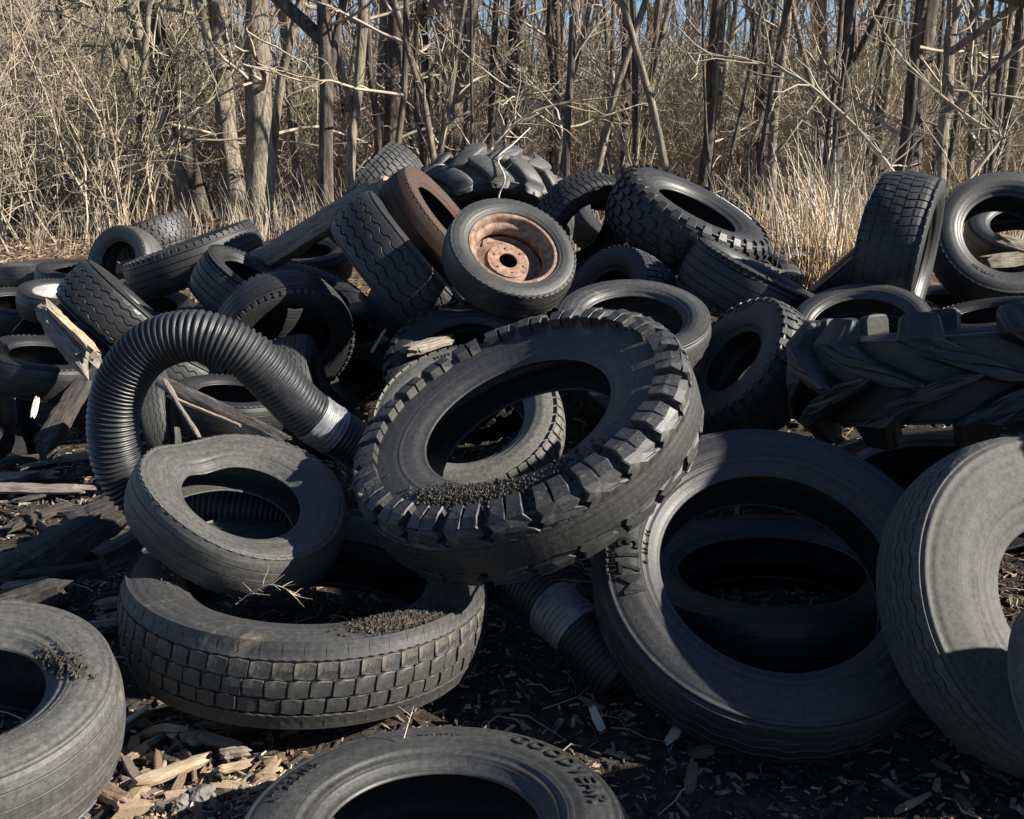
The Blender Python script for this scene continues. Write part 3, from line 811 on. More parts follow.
for _ in range(2):
    k = GH.copy()
    k[1:-1, 1:-1] = (GH[1:-1, 1:-1] * 4 + GH[:-2, 1:-1] + GH[2:, 1:-1] + GH[1:-1, :-2] + GH[1:-1, 2:]) / 8
    GH = np.minimum(k, e)
def ground_h(x, y):
    x = np.asarray(x, float); y = np.asarray(y, float)
    fx = np.clip((x - CX0) / CS, 0, len(gx) - 1.001); fy = np.clip((y - CY0) / CS, 0, len(gy) - 1.001)
    i = fx.astype(int); j = fy.astype(int); u = fx - i; v = fy - j
    g = (GH[i, j] * (1 - u) + GH[i + 1, j] * u) * (1 - v) + (GH[i, j + 1] * (1 - u) + GH[i + 1, j + 1] * u) * v
    inside = (x > CX0) & (x < CX1) & (y > CY0) & (y < CY1)
    return np.where(inside, g, base_h(x, y))
def axis(lo, hi, a, b, fine, far):
    core = np.arange(a, b + 1e-6, fine)
    up = b + (hi - b) * (np.linspace(0, 1, far + 1)[1:] ** 3)
    dn = a - (a - lo) * (np.linspace(0, 1, far + 1)[1:] ** 3)
    return np.concatenate([dn[::-1], core, up])
ax = axis(-400, 400, -4.6, 4.6, .035, 40); ay = axis(-30, 600, .7, 9.4, .035, 45)
AX, AY = np.meshgrid(ax, ay, indexing='ij')
AZ = ground_h(AX, AY)
na, nb = AX.shape
ii, jj = np.meshgrid(np.arange(na - 1), np.arange(nb - 1), indexing='ij')
gq = np.stack([ii * nb + jj, (ii + 1) * nb + jj, (ii + 1) * nb + jj + 1, ii * nb + jj + 1], -1).reshape(-1, 4)
go = obj('ground', mesh_np('ground', np.stack([AX, AY, AZ], -1).reshape(-1, 3), gq, smooth=True, mat=M['ground']))
tag(go, 'dark soil and leaf litter ground under the pile and wood', None, None, 'structure')

# ------------------------------------------------------------------ tubes (pipe, sticks, trees)
def frames(P):
    d = np.gradient(P, axis=0); d /= np.linalg.norm(d, axis=1)[:, None] + 1e-12
    ref = np.array([0.31, 0.17, 0.93]); ref = ref if abs(d[len(d) // 2] @ ref) < .8 * np.linalg.norm(ref) else np.array([.9, .3, .1])
    n = np.cross(d, ref); n /= np.linalg.norm(n, axis=1)[:, None] + 1e-12
    return d, n, np.cross(d, n)
class Tubes:
    def __init__(s): s.V = []; s.Q = []; s.n = 0
    def add(s, P, r, sides=3, cap=False, lump=0.0, seed=0):
        P = np.asarray(P, float); r = np.broadcast_to(np.asarray(r, float), (len(P),))
        d, n, b = frames(P)
        a = np.arange(sides) * 2 * np.pi / sides
        ring = n[:, None, :] * np.cos(a)[None, :, None] + b[:, None, :] * np.sin(a)[None, :, None]
        rr = r[:, None] * np.ones(sides)
        if lump: rr = rr * (1 + lump * vnoise(np.arange(len(P))[:, None] * .9 + seed * 7.3, np.arange(sides)[None, :] * 1.7 + seed, seed))
        V = P[:, None, :] + ring * rr[..., None]
        K = len(P)
        i, j = np.meshgrid(np.arange(K - 1), np.arange(sides), indexing='ij'); j2 = (j + 1) % sides
        Q = np.stack([i * sides + j, i * sides + j2, (i + 1) * sides + j2, (i + 1) * sides + j], -1).reshape(-1, 4) + s.n
        s.V.append(V.reshape(-1, 3)); s.Q.append(Q); s.n += K * sides
        if cap:
            for row in (0, K - 1):
                ids = s.n - K * sides + row * sides + np.arange(sides)
                L = [[ids[c], ids[c + 1], ids[sides - 2 - c], ids[sides - 1 - c]] for c in range(sides // 2 - 1 + sides % 2) if c + 1 < sides - 2 - c]
                if L: s.Q.append(np.array(L))
    def mesh(s, name, mat, smooth=True):
        return mesh_np(name, np.concatenate(s.V), np.concatenate(s.Q), smooth=smooth, mat=mat)

# ------------------------------------------------------------------ corrugated drain pipe
PIPE_R = .080
pp = [(385, 470, 3.42), (352, 442, 3.34), (312, 416, 3.24), (277, 383, 3.15), (240, 352, 3.09), (196, 336, 3.06), (152, 347, 3.08), (122, 383, 3.12), (112, 428, 3.16), (121, 474, 3.21),
      (160, 505, 3.25), (222, 507, 3.24), (295, 520, 3.24), (380, 552, 3.24), (470, 566, 3.12), (530, 592, 2.94), (582, 634, 2.80), (625, 680, 2.70)]
pw = catmull(np.array([at(*p) for p in pp]), 14)
seg = np.concatenate([[0], np.cumsum(np.linalg.norm(np.diff(pw, axis=0), axis=1))])
pitch = .0165; ns = int(seg[-1] / pitch * 6)
sl = np.linspace(0, seg[-1], ns)
path = np.stack([np.interp(sl, seg, pw[:, k]) for k in range(3)], 1)
ph = (sl / pitch) % 1
rad = PIPE_R * (1 + .018 * vnoise(sl * 3.1, sl * 0, 8) + .006 * vnoise(sl / pitch * .9, sl * 0, 9)) - .0085 * (1 - smooth01(np.minimum(ph, 1 - ph) * 4.2 - .45))
path = path + .006 * np.stack([vnoise(sl * 5, sl * 0 + k, 20 + k) for k in range(3)], 1)
def transport(P):
    d = np.gradient(P, axis=0); d /= np.linalg.norm(d, axis=1)[:, None]
    n = np.zeros_like(P); n[0] = np.cross(d[0], [0, 0, 1.0]); n[0] /= np.linalg.norm(n[0])
    for i in range(1, len(P)):
        v = n[i - 1] - d[i] * (n[i - 1] @ d[i]); n[i] = v / np.linalg.norm(v)
    return d, n, np.cross(d, n)
def sweep(P, r, sides, fr=None):
    d, n, b = fr if fr is not None else transport(P)
    a = np.arange(sides) * 2 * np.pi / sides
    V = P[:, None, :] + (n[:, None, :] * np.cos(a)[None, :, None] + b[:, None, :] * np.sin(a)[None, :, None]) * r[:, None, None]
    K = len(P)
    i, j = np.meshgrid(np.arange(K - 1), np.arange(sides), indexing='ij'); j2 = (j + 1) % sides
    return V.reshape(-1, 3), np.stack([i * sides + j, i * sides + j2, (i + 1) * sides + j2, (i + 1) * sides + j], -1).reshape(-1, 4)
fr_all = transport(path)
pipe_base = path.mean(0); pipe_base[2] = path[:, 2].min() - PIPE_R
proot = empty('drain_pipe', pipe_base)
tag(proot, 'black corrugated drain pipe arching over the left of the tyre pile', 'pipe')
pv, pq = sweep(path, rad, 40, fr_all)
obj('corrugated_hose', mesh_np('corrugated_hose', pv - pipe_base, pq, smooth=True, mat=M['pipe']), proot)
def tape(px, py, length, extra=.004):
    scr = (path - C_P)
    zc = scr @ C_F; sx = 512 + FPX * (scr @ C_R) / zc; sy = 409.5 - FPX * (scr @ C_U) / zc
    k = int(np.argmin((sx - px) ** 2 + (sy - py) ** 2))
    w_ = int(length / (seg[-1] / ns) / 2)
    sel = slice(max(0, k - w_), k + w_)
    P = path[sel]; f = tuple(q[sel] for q in fr_all)
    r = np.full(len(P), PIPE_R + extra) - .0025 * (1 - smooth01(np.minimum(ph[sel], 1 - ph[sel]) * 4.2 - .45))
    v, q = sweep(P, r, 40, f)
    a = np.arctan2(v[:, 1], v[:, 0])
    c = np.repeat(P, 40, 0); v = c + (v - c) * (1 + .018 * vnoise(v[:, 0] * 60, v[:, 2] * 60 + v[:, 1] * 40, 4))[:, None]
    obj('tape_band', mesh_np('tape_band', v - pipe_base, q, smooth=True, mat=M['tape']), proot)
tape(322, 424, .095, .003)
tape(566, 620, .13, .003)

# ------------------------------------------------------------------ wood
def wood_mesh(L, w, t, seed, mat, ragged=.5, n=9, taper=.2, split=0):
    """a split or broken length of timber lying along local z; jagged ends, fibrous long faces"""
    r = np.random.default_rng(seed)
    K = n; S = 10
    a = np.arange(S) * 2 * np.pi / S
    prof = np.stack([np.sign(np.cos(a)) * np.abs(np.cos(a)) ** .55 * w / 2, np.sign(np.sin(a)) * np.abs(np.sin(a)) ** .55 * t / 2], 1)
    prof *= (1 + r.uniform(-.16, .10, S))[:, None]
    zs = np.linspace(0, L, K)
    V = np.zeros((K, S, 3))
    bx = np.cumsum(r.normal(0, .03 * w, K)); by = np.cumsum(r.normal(0, .03 * t, K))
    for k in range(K):
        f = 1 - taper * (zs[k] / L) * r.uniform(.6, 1.2)
        if k in (0, K - 1): f *= .8
        V[k, :, :2] = prof * f * (1 + r.uniform(-.05, .05, S))[:, None] + [bx[k], by[k]]
        V[k, :, 2] = zs[k]
    for k in (0, 1, K - 2, K - 1):
        e = r.uniform(-1, 1, S) * ragged * min(w, L * .25)
        V[k, :, 2] += e * (1 if k in (0, K - 1) else .35)
    V = V.reshape(-1, 3)
    i, j = np.meshgrid(np.arange(K - 1), np.arange(S), indexing='ij'); j2 = (j + 1) % S
    Q = np.stack([i * S + j, i * S + j2, (i + 1) * S + j2, (i + 1) * S + j], -1).reshape(-1, 4)
    V = np.concatenate([V, [[bx[0], by[0], V[:S, 2].mean() + .02 * L], [bx[-1], by[-1], V[-S:, 2].mean() - .02 * L]]])
    c0, c1 = K * S, K * S + 1
    Tq = [[c0, (k + 1) % S, k] for k in range(S)] + [[c1, (K - 1) * S + k, (K - 1) * S + (k + 1) % S] for k in range(S)]
    return mesh_np('wood', V, Q, np.array(Tq), mat=mat)
def place_along(o, p0, p1, roll=0.0):
    p0 = Vector(p0); p1 = Vector(p1)
    q = (p1 - p0).to_track_quat('Z', 'Y')
    o.matrix_local = Matrix.Translation(p0) @ q.to_matrix().to_4x4() @ Matrix.Rotation(roll, 4, 'Z')
def timber(name, label, cat, p0, p1, w, t, seed, mat, roll=0.0, **kw):
    L = float(np.linalg.norm(np.array(p1) - np.array(p0)))
    o = obj(name, wood_mesh(L, w, t, seed, M[mat], **kw))
    place_along(o, p0, p1, roll)
    return tag(o, label, cat)

# the cut log: bark and a pale sawn end
lp0, lp1 = at(236, 276, 5.75), at(388, 186, 5.25)
lroot = empty('cut_log', lp0); tag(lroot, 'straight cut log slanting up behind the wide zigzag truck tyre', 'log')
LL = float(np.linalg.norm(lp1 - lp0))
lm = (Vector(lp1) - Vector(lp0)).to_track_quat('Z', 'Y').to_matrix().to_4x4()
obj('bark', wood_mesh(LL, .15, .14, 71, M['wood_grey'], ragged=.03, n=16, taper=.12), lroot, lm)
tb = Tubes(); tb.add(np.array([[0, 0, LL - .03], [0.0, 0, LL + .012]]), [.052, .052], 16, True)
obj('sawn_end', tb.mesh('sawn_end', M['wood_end'], False), lroot, lm)

timber('splintered_log', 'splintered tan log end standing up left of the pipe', 'log', at(92, 362, 4.55), at(46, 306, 4.75), .13, .10, 11, 'wood_grey', n=14, ragged=.9)
timber('wood_shard', 'pale grey shard leaning along the splintered log', 'wood', at(94, 350, 4.5), at(52, 308, 4.68), .05, .035, 12, 'wood_tan', n=12, ragged=.8)
timber('loose_plank', 'short grey plank lying on the soil at the left edge', 'plank', at(-20, 489, 4.28), at(80, 491, 4.22), .085, .035, 13, 'wood_grey', n=12, ragged=.7)
timber('rotten_log', 'long rotten grey log lying in the shade on the left', 'log', at(-24, 600, 3.42), at(112, 520, 3.62), .20, .15, 14, 'wood_dark', n=18, ragged=.9)
timber('rotten_log', 'second rotten log in front of the long one at the left edge', 'log', at(-30, 622, 3.14), at(62, 590, 3.22), .14, .10, 15, 'wood_dark', n=14, ragged=.8)
timber('wood_chunk', 'dark squared wood chunk left of the crushed tyre', 'wood', at(98, 560, 3.34), at(150, 532, 3.40), .13, .10, 16, 'wood_dark', n=9)
timber('wood_chunk', 'small dark wood block beside the lower pipe limb', 'wood', at(104, 508, 3.72), at(126, 492, 3.74), .08, .09, 17, 'wood_dark', n=6)
timber('rotten_log', 'bluish grey log end lying above the loose plank', 'log', at(42, 452, 4.45), at(84, 386, 4.75), .10, .09, 18, 'wood_dark', n=12)
timber('board', 'weathered board slanting under the pipe arch', 'board', at(158, 380, 3.98), at(286, 440, 3.50), .055, .018, 19, 'wood_grey', n=12, ragged=.4, roll=.8)
timber('stick', 'pale peeled stick leaning under the pipe arch', 'stick', at(164, 380, 3.90), at(200, 436, 3.66), .022, .020, 20, 'wood_grey', n=12, ragged=.6)
timber('stick', 'thin brown stick lying under the board below the arch', 'stick', at(168, 396, 3.85), at(240, 426, 3.6), .014, .014, 21, 'wood_tan', n=10)
timber('wood_block', 'broken grey brown wood block on the shaded tyre behind the pale tan one', 'wood', at(408, 350, 4.32), at(452, 338, 4.5), .095, .05, 22, 'wood_grey', n=8, ragged=.5)
timber('wood_shard', 'small sunlit wood shard in the dark gap at the centre left', 'wood', at(372, 352, 4.85), at(385, 330, 4.9), .022, .012, 23, 'wood_tan', n=5)
timber('timber', 'grey timber lying inside the opening of the upper right tyre', 'timber', at(996, 238, 5.75), at(1080, 262, 5.85), .09, .07, 24, 'wood_grey', n=10, ragged=.3)
timber('timber', 'second grey timber behind the opening of the upper right tyre', 'timber', at(985, 262, 5.95), at(1090, 250, 6.1), .12, .09, 25, 'wood_grey', n=10, ragged=.3)
timber('wood_shard', 'pale upright shard showing at the left edge beside the black tyre', 'wood', at(33, 416, 4.25), at(38, 396, 4.3), .03, .014, 26, 'wood_pale', n=5)
timber('wood_shard', 'sunlit scrap of wood under the right tractor tyre', 'wood', at(868, 437, 3.2), at(886, 432, 3.15), .035, .015, 27, 'wood_tan', n=5)

for k in range(26):
    gr = np.random.default_rng(900 + k)
    px_, py_ = gr.uniform(-10, 128), gr.uniform(455, 640)
    ray_ = C_F + (px_ - 512) / FPX * C_R + (409.5 - py_) / FPX * C_U
    k_ = (CAMZ - .03) / -ray_[2]; c_ = C_P + ray_ * k_; c_[2] = float(ground_h(c_[0], c_[1])) + .025
    an = gr.normal(.35, .6); hl = gr.uniform(.05, .16); dv_ = np.array([math.cos(an), math.sin(an), gr.normal(0, .12)]) * hl
    o = timber('rotten_wood', 'rotten splintered wood piece lying in the shade at the left', 'wood', c_ - dv_, c_ + dv_, gr.uniform(.03, .08), gr.uniform(.02, .05), 950 + k, ('wood_dark', 'wood_grey', 'wood_dark')[k % 3], n=9, ragged=.9)
    o['group'] = 'rotten wood pieces at the left'

def bent(name, label, cat, pts, r, mat, sides=6, taper=.4, twigs=0, seed=0):
    P = catmull(np.array([at(*p) for p in pts]), 6)
    tb = Tubes(); tb.add(P, np.linspace(r, r * taper, len(P)), sides, True, .15, seed)
    rg = np.random.default_rng(seed)
    for _ in range(twigs):
        k = rg.integers(2, len(P) - 1); d = P[min(k + 2, len(P) - 1)] - P[k - 1]; d /= np.linalg.norm(d)
        v = d + rg.normal(0, .7, 3); v /= np.linalg.norm(v); L = rg.uniform(.2, 1.0) * max(.05, 32 * r)
        q = np.array([P[k] + v * L * u + rg.normal(0, .05 * L, 3) * u for u in (0, .35, .7, 1)])
        tb.add(q, np.linspace(r * .45, r * .12, 4), 4)
    base = P[0].copy()
    me = tb.mesh(name, M[mat])
    o = obj(name, me)
    return tag(o, label, cat)
bent('bent_cane', 'tan bent cane arching over the tyre below the top tractor tyre', 'cane', [(413, 186, 6.1), (425, 172, 6.0), (440, 165, 5.95), (452, 170, 5.95), (459, 181, 5.95)], .009, 'wood_pale', taper=.8)
bent('dead_weed', 'dry curled weed stem inside the blocky truck tyre', 'weed', [(236, 604, 2.62), (252, 592, 2.60), (268, 585, 2.59), (284, 588, 2.58), (296, 598, 2.58)], .0018, 'twig', taper=.5, twigs=22, seed=4)
bent('dead_weed', 'small dry weed at the foot of the blocky truck tyre', 'weed', [(404, 738, 2.16), (408, 724, 2.17), (412, 712, 2.18)], .0016, 'twig', taper=.5, twigs=5, seed=5)
bent('bare_vine', 'pale crooked vine hanging over the top tractor tyre', 'vine', [(498, 215, 5.9), (499, 195, 5.85), (505, 178, 5.8), (498, 158, 5.85), (512, 145, 5.9), (530, 128, 6.0)], .006, 'wood_pale', taper=.5, twigs=4, seed=6)
bent('fallen_limb', 'pale bare limb arching above the top tractor tyre', 'branch', [(492, 150, 7.6), (508, 130, 7.6), (530, 114, 7.6), (560, 104, 7.6), (585, 100, 7.6)], .016, 'twig', taper=.4, twigs=26, seed=7)
bent('fallen_limb', 'long bare limb sloping down to the standing wide tyre on the right', 'branch', [(900, 182, 7.5), (876, 150, 7.6), (838, 110, 7.7), (795, 76, 7.8), (745, 60, 7.9), (676, 52, 8.0)], .021, 'twig_grey', taper=.2, twigs=26, seed=8)
bent('fallen_limb', 'bare limb crossing the upper right corner of the wood', 'branch', [(1002, 138, 7.5), (970, 118, 7.6), (935, 90, 7.7), (900, 55, 7.8), (868, 8, 7.9)], .016, 'twig_grey', taper=.4, twigs=22, seed=9)
bent('fallen_limb', 'thin forked limb hanging at the far right of the wood', 'branch', [(960, 190, 7.3), (985, 160, 7.35), (1000, 136, 7.4), (985, 112, 7.45), (960, 80, 7.5)], .014, 'twig_grey', taper=.4, twigs=16, seed=10)

# soil lying on tyres (loose crumbs)
def crumbs(name, label, pts, mat, seed, rmin=.0012, rmax=.007):
    rg = np.random.default_rng(seed)
    base = np.array([[1, 0, 0], [-1, 0, 0], [0, 1, 0], [0, -1, 0], [0, 0, 1], [0, 0, -1]], float)
    tri = np.array([[0, 2, 4], [2, 1, 4], [1, 3, 4], [3, 0, 4], [2, 0, 5], [1, 2, 5], [3, 1, 5], [0, 3, 5]])
    n = len(pts)
    r = rmin + (rmax - rmin) * rg.random(n) ** 3.2
    V = base[None] * (1 + rg.uniform(-.4, .4, (n, 6, 3))) * r[:, None, None] * np.array([1, 1, .75]) + np.asarray(pts)[:, None, :]
    F = (tri[None] + (np.arange(n) * 6)[:, None, None]).reshape(-1, 3)
    o = obj(name, mesh_np(name, V.reshape(-1, 3), None, F, mat=M[mat]))
    return tag(o, label, None, None, 'stuff')
def tyre_face_pts(key, px, py, sx, sy, n, seed, ang=0.0, lift=.004):
    """points on the visible sidewall round a picture position"""
    rg = np.random.default_rng(seed); d = TYRE_PTS[key]; pr = d['prof']
    m = pr.P[:, 0] > pr.tw * .2
    rr = pr.P[m, 1][::-1]; xx = pr.P[m, 0][::-1]
    o = np.argsort(rr); rr, xx = rr[o], xx[o]
    out = []
    nrm = d['B'][:, 2]
    for _ in range(n):
        e = rg.normal(0, .5, 2); ca, sa = math.cos(ang), math.sin(ang)
        qx = px + e[0] * sx * ca - e[1] * sy * sa; qy = py + e[0] * sx * sa + e[1] * sy * ca
        ray = C_F + (qx - 512) / FPX * C_R + (409.5 - qy) / FPX * C_U
        x = .46 * d['t']['W']
        for it in range(3):
            k = ((d['c'] + nrm * x - C_P) @ nrm) / (ray @ nrm)
            p = C_P + ray * k - d['c']; rad_ = np.linalg.norm(p - nrm * (p @ nrm))
            x = np.interp(rad_, rr, xx)
        if pr.rb + .004 < rad_ < pr.R - pr.h: out.append(d['c'] + (p - nrm * (p @ nrm)) + nrm * (x + lift) )
    return np.array(out)
crumbs('loose_soil', 'dark crumbs of soil on the lower rim of the big central tyre', np.concatenate([tyre_face_pts('E', 475, 497, 66, 17, 2600, 31, -.12), tyre_face_pts('E', 560, 470, 66, 14, 700, 32, -.5)]), 'soil', 33)
crumbs('loose_soil', 'dark soil heaped on the right front rim of the blocky truck tyre', tyre_face_pts('C', 402, 620, 50, 15, 2600, 34, -.1), 'soil', 35)
crumbs('loose_soil', 'brown bits of debris on the left rim of the blocky truck tyre', tyre_face_pts('C', 185, 578, 26, 8, 90, 36), 'wood_red', 37)
crumbs('loose_soil', 'dry soil smeared on the sidewall of the left edge tyre', tyre_face_pts('B', 62, 665, 28, 12, 700, 38, .3), 'soil', 39)

# ------------------------------------------------------------------ wood chips and stones on the ground
def ground_at(px, py):
    ray = C_F + (px - 512) / FPX * C_R + (409.5 - py) / FPX * C_U
    k = CAMZ / max(.02, -ray[2])
    for _ in range(4):
        p = C_P + ray * k
        k = (CAMZ - float(ground_h(p[0], p[1]))) / max(.02, -ray[2])
    return C_P + ray * k
rg = np.random.default_rng(77)
chip_m = []
for k in range(14):
    mt = ('wood_tan', 'wood_red', 'wood_grey', 'wood_grey', 'wood_tan', 'wood_red', 'wood_dark')[k % 7] if k != 2 else 'wood_pale'
    chip_m.append(wood_mesh(1.0, rg.uniform(.25, .55), rg.uniform(.12, .3), 200 + k, M[mt], ragged=.5, n=4, taper=.35))
def chip(px, py, size, group, label, dz=0.0, m=None):
    p = ground_at(px, py)
    o = obj('wood_chip', chip_m[rg.integers(0, len(chip_m))] if m is None else m)
    o.matrix_local = Matrix.Translation((p[0], p[1], p[2] + size * .10 + dz)) @ Matrix.Rotation(rg.uniform(0, 6.28), 4, 'Z') @ Matrix.Rotation(R_(90) + rg.normal(0, .28), 4, 'X') @ Matrix.Rotation(rg.uniform(0, 6.28), 4, 'Z') @ Matrix.Scale(size, 4) @ Matrix.Translation((0, 0, -.5))
    tag(o, label, 'wood chip', group)
cnt = 0
while cnt < 235:
    x, y = (rg.uniform(92, 330), rg.uniform(684, 819)) if rg.random() < .2 else (rg.uniform(105, 275), rg.uniform(712, 819))
    s = .022 + .075 * rg.random() ** 2.6
    chip(x, y, s, 'sunlit wood chips in the foreground', 'sunlit wood chip on the ground between the front tyres', rg.uniform(0, .012)); cnt += 1
for _ in range(60):
    x, y = (rg.uniform(480, 1010), rg.uniform(690, 819)) if rg.random() < .6 else (rg.uniform(0, 130), rg.uniform(450, 690))
    chip(x, y, .025 + .08 * rg.random() ** 2, 'wood chips lying in the shade', 'shaded wood chip on the dark soil', 0)
for (a, b_, s, mt, lb) in (((140, 795), (205, 772), .06, 'wood_tan', 'long tan split stick lying among the sunlit wood chips'), ((118, 738), (150, 718), .02, 'wood_pale', 'thin pale stick poking out beside the left edge tyre'),
                      ((98, 800), (130, 819), .07, 'wood_red', 'brown bark slab at the foot of the left edge tyre'), ((205, 748), (238, 758), .05, 'wood_grey', 'grey split stick behind the grey stone'),
                      ((218, 782), (252, 774), .04, 'wood_tan', 'bleached splinter beside the bottom edge tyre'), ((223, 765), (250, 762), .05, 'wood_grey', 'grey broken slab behind the bleached splinter')):
    p0, p1 = ground_at(*a), ground_at(*b_); p0[2] += .03; p1[2] += .035
    timber('stick', lb, 'stick', p0, p1, s * .7, s * .45, int(a[0]), mt, n=8, ragged=.6)
def stone(px, py, r, seed, label):
    g = np.random.default_rng(seed)
    n, k = 16, 10
    th = np.linspace(0, np.pi, k); a = np.arange(n) * 2 * np.pi / n
    V = []
    for t_ in th:
        for b_ in a: 
            d = np.array([math.sin(t_) * math.cos(b_), math.sin(t_) * math.sin(b_), math.cos(t_) * .62])
            f = 1 + .22 * float(vnoise(d[0] * 2.1 + seed, d[1] * 2.1 + d[2] * 3, seed)) + .08 * float(vnoise(d[0] * 6 + seed, d[1] * 6 + d[2] * 5, seed + 1))
            V.append(d * r * f)
    i, j = np.meshgrid(np.arange(k - 1), np.arange(n), indexing='ij'); j2 = (j + 1) % n
    Q = np.stack([i * n + j, i * n + j2, (i + 1) * n + j2, (i + 1) * n + j], -1).reshape(-1, 4)
    p = ground_at(px, py)
    o = obj('stone', mesh_np('stone', np.array(V), Q, mat=M['stone'])); o.location = (p[0], p[1], p[2] + r * .45)
    tag(o, label, 'stone')
stone(203, 800, .030, 5, 'rounded grey stone among the sunlit wood chips')
stone(200, 742, .032, 8, 'dark rough stone behind the sunlit wood chips')
stone(183, 806, .024, 9, 'wedge shaped pale stone left of the rounded one')
# fine litter: crumbs and splinters everywhere on the near ground
def litter(n, fx, fy, seed, name, label, mat, lo, hi):
    g = np.random.default_rng(seed)
    x = g.uniform(*fx, n); y = g.uniform(*fy, n); z = ground_h(x, y)
    s = lo + (hi - lo) * g.random(n) ** 2.5
    base = np.array([[-1, -.3, 0], [1, -.25, 0], [.9, .3, 0], [-.9, .28, 0], [-.8, -.2, .3], [.85, -.2, .34], [.75, .22, .3], [-.9, .2, .28]]) * .5
    quad = np.array([[0, 1, 5, 4], [1, 2, 6, 5], [2, 3, 7, 6], [3, 0, 4, 7], [4, 5, 6, 7]])
    B_ = base[None] * (1 + g.uniform(-.35, .35, (n, 8, 3))) * s[:, None, None]
    B_[:, :, 1] *= g.uniform(.3, 1.1, n)[:, None]
    a = g.uniform(0, 6.28, n); ti = g.normal(0, .3, n)
    X = B_[..., 0] * np.cos(ti)[:, None] - B_[..., 2] * np.sin(ti)[:, None]; Z = B_[..., 0] * np.sin(ti)[:, None] + B_[..., 2] * np.cos(ti)[:, None]
    V = np.stack([X * np.cos(a)[:, None] - B_[..., 1] * np.sin(a)[:, None] + x[:, None], X * np.sin(a)[:, None] + B_[..., 1] * np.cos(a)[:, None] + y[:, None], Z + z[:, None] + .002], -1)
    F = (quad[None] + (np.arange(n) * 8)[:, None, None]).reshape(-1, 4)
    o = obj(name, mesh_np(name, V.reshape(-1, 3), F, mat=M[mat])); tag(o, label, None, None, 'stuff')
litter(11000, (-2.6, 2.4), (1.1, 5.2), 41, 'wood_litter', 'fine brown wood litter strewn over the near ground', 'wood_red', .008, .045)
litter(6000, (-2.6, 2.4), (1.1, 5.2), 42, 'wood_litter', 'fine tan wood splinters strewn over the near ground', 'wood_tan', .006, .04)
litter(12000, (-2.6, 2.6), (1.1, 5.2), 43, 'bark_litter', 'dark bark crumbs strewn over the near ground', 'wood_dark', .008, .07)
litter(6500, (-1.05, -.40), (1.45, 2.1), 45, 'wood_litter', 'dense tan splinters between the front tyres', 'wood_tan', .006, .03)
litter(3500, (-2.6, 2.6), (1.1, 5.2), 46, 'wood_litter', 'grey weathered splinters strewn over the near ground', 'wood_grey', .01, .07)
litter(9000, (-7, -.8), (6.6, 10), 47, 'leaf_litter', 'dead leaves on the bank behind the left of the pile', 'leaf', .025, .09)
litter(22000, (-11, 11), (7.4, 24), 44, 'leaf_litter', 'dead leaves covering the floor of the wood', 'leaf', .03, .11)

# thin broken twigs lying about on the near ground
tb = Tubes(); gt = np.random.default_rng(88)
for _ in range(520):
    x_, y_ = gt.uniform(-2.3, 2.2), gt.uniform(1.2, 4.8); a_ = gt.uniform(0, 6.28); l_ = gt.uniform(.04, .22); r_ = gt.uniform(.0012, .004)
    Q = []
    for u_ in np.linspace(0, 1, 5):
        xx_, yy_ = x_ + math.cos(a_) * l_ * u_, y_ + math.sin(a_) * l_ * u_
        Q.append((xx_, yy_, float(ground_h(xx_, yy_)) + .006 + .012 * math.sin(3.1 * u_) * gt.random())); a_ += gt.normal(0, .22)
    tb.add(np.array(Q), np.linspace(r_, r_ * .5, 5), 4)
tag(obj('fallen_twigs', tb.mesh('fallen_twigs', M['twig_grey'])), 'thin broken twigs strewn over the near ground', None, None, 'stuff')

# ------------------------------------------------------------------ the bare wood behind
def limb(P0, d0, L, r0, rg, curl=.25, up=.1, n=6):
    P = [np.array(P0, float)]; d = np.array(d0, float); d /= np.linalg.norm(d)
    for k in range(n):
        d = d + rg.normal(0, curl / n ** .5, 3) + np.array([0, 0, up / n]); d /= np.linalg.norm(d)
        P.append(P[-1] + d * L / n)
    return np.array(P)
def branch_out(tb, P, r, rg, level, dens, spread=.9, lenf=.5, thin=.0035, sides=3):
    if level <= 0: return
    n = max(1, int(dens * rg.uniform(.7, 1.3)))
    K = len(P)
    for _ in range(n):
        f = rg.uniform(.18, .98); k = min(K - 2, int(f * (K - 1)))
        u = f * (K - 1) - k; p = P[k] * (1 - u) + P[k + 1] * u
        d = P[k + 1] - P[k]; L0 = np.linalg.norm(P[-1] - P[0]); d = d / (np.linalg.norm(d) + 1e-9)
        v = d + rg.normal(0, spread, 3); v /= np.linalg.norm(v)
        L = L0 * lenf * rg.uniform(.4, 1.1) * (1.1 - .5 * f)
        rr = max(thin, r * (.55 if level > 1 else .4) * (1 - .5 * f))
        Q = limb(p, v, L, rr, rg, .55, .12, 5 if level > 1 else 3)
        tb.add(Q, np.linspace(rr, max(thin * .6, rr * .3), len(Q)), sides if level < 2 else 4)
        branch_out(tb, Q, rr, rg, level - 1, dens * .72, spread, lenf, thin, sides)

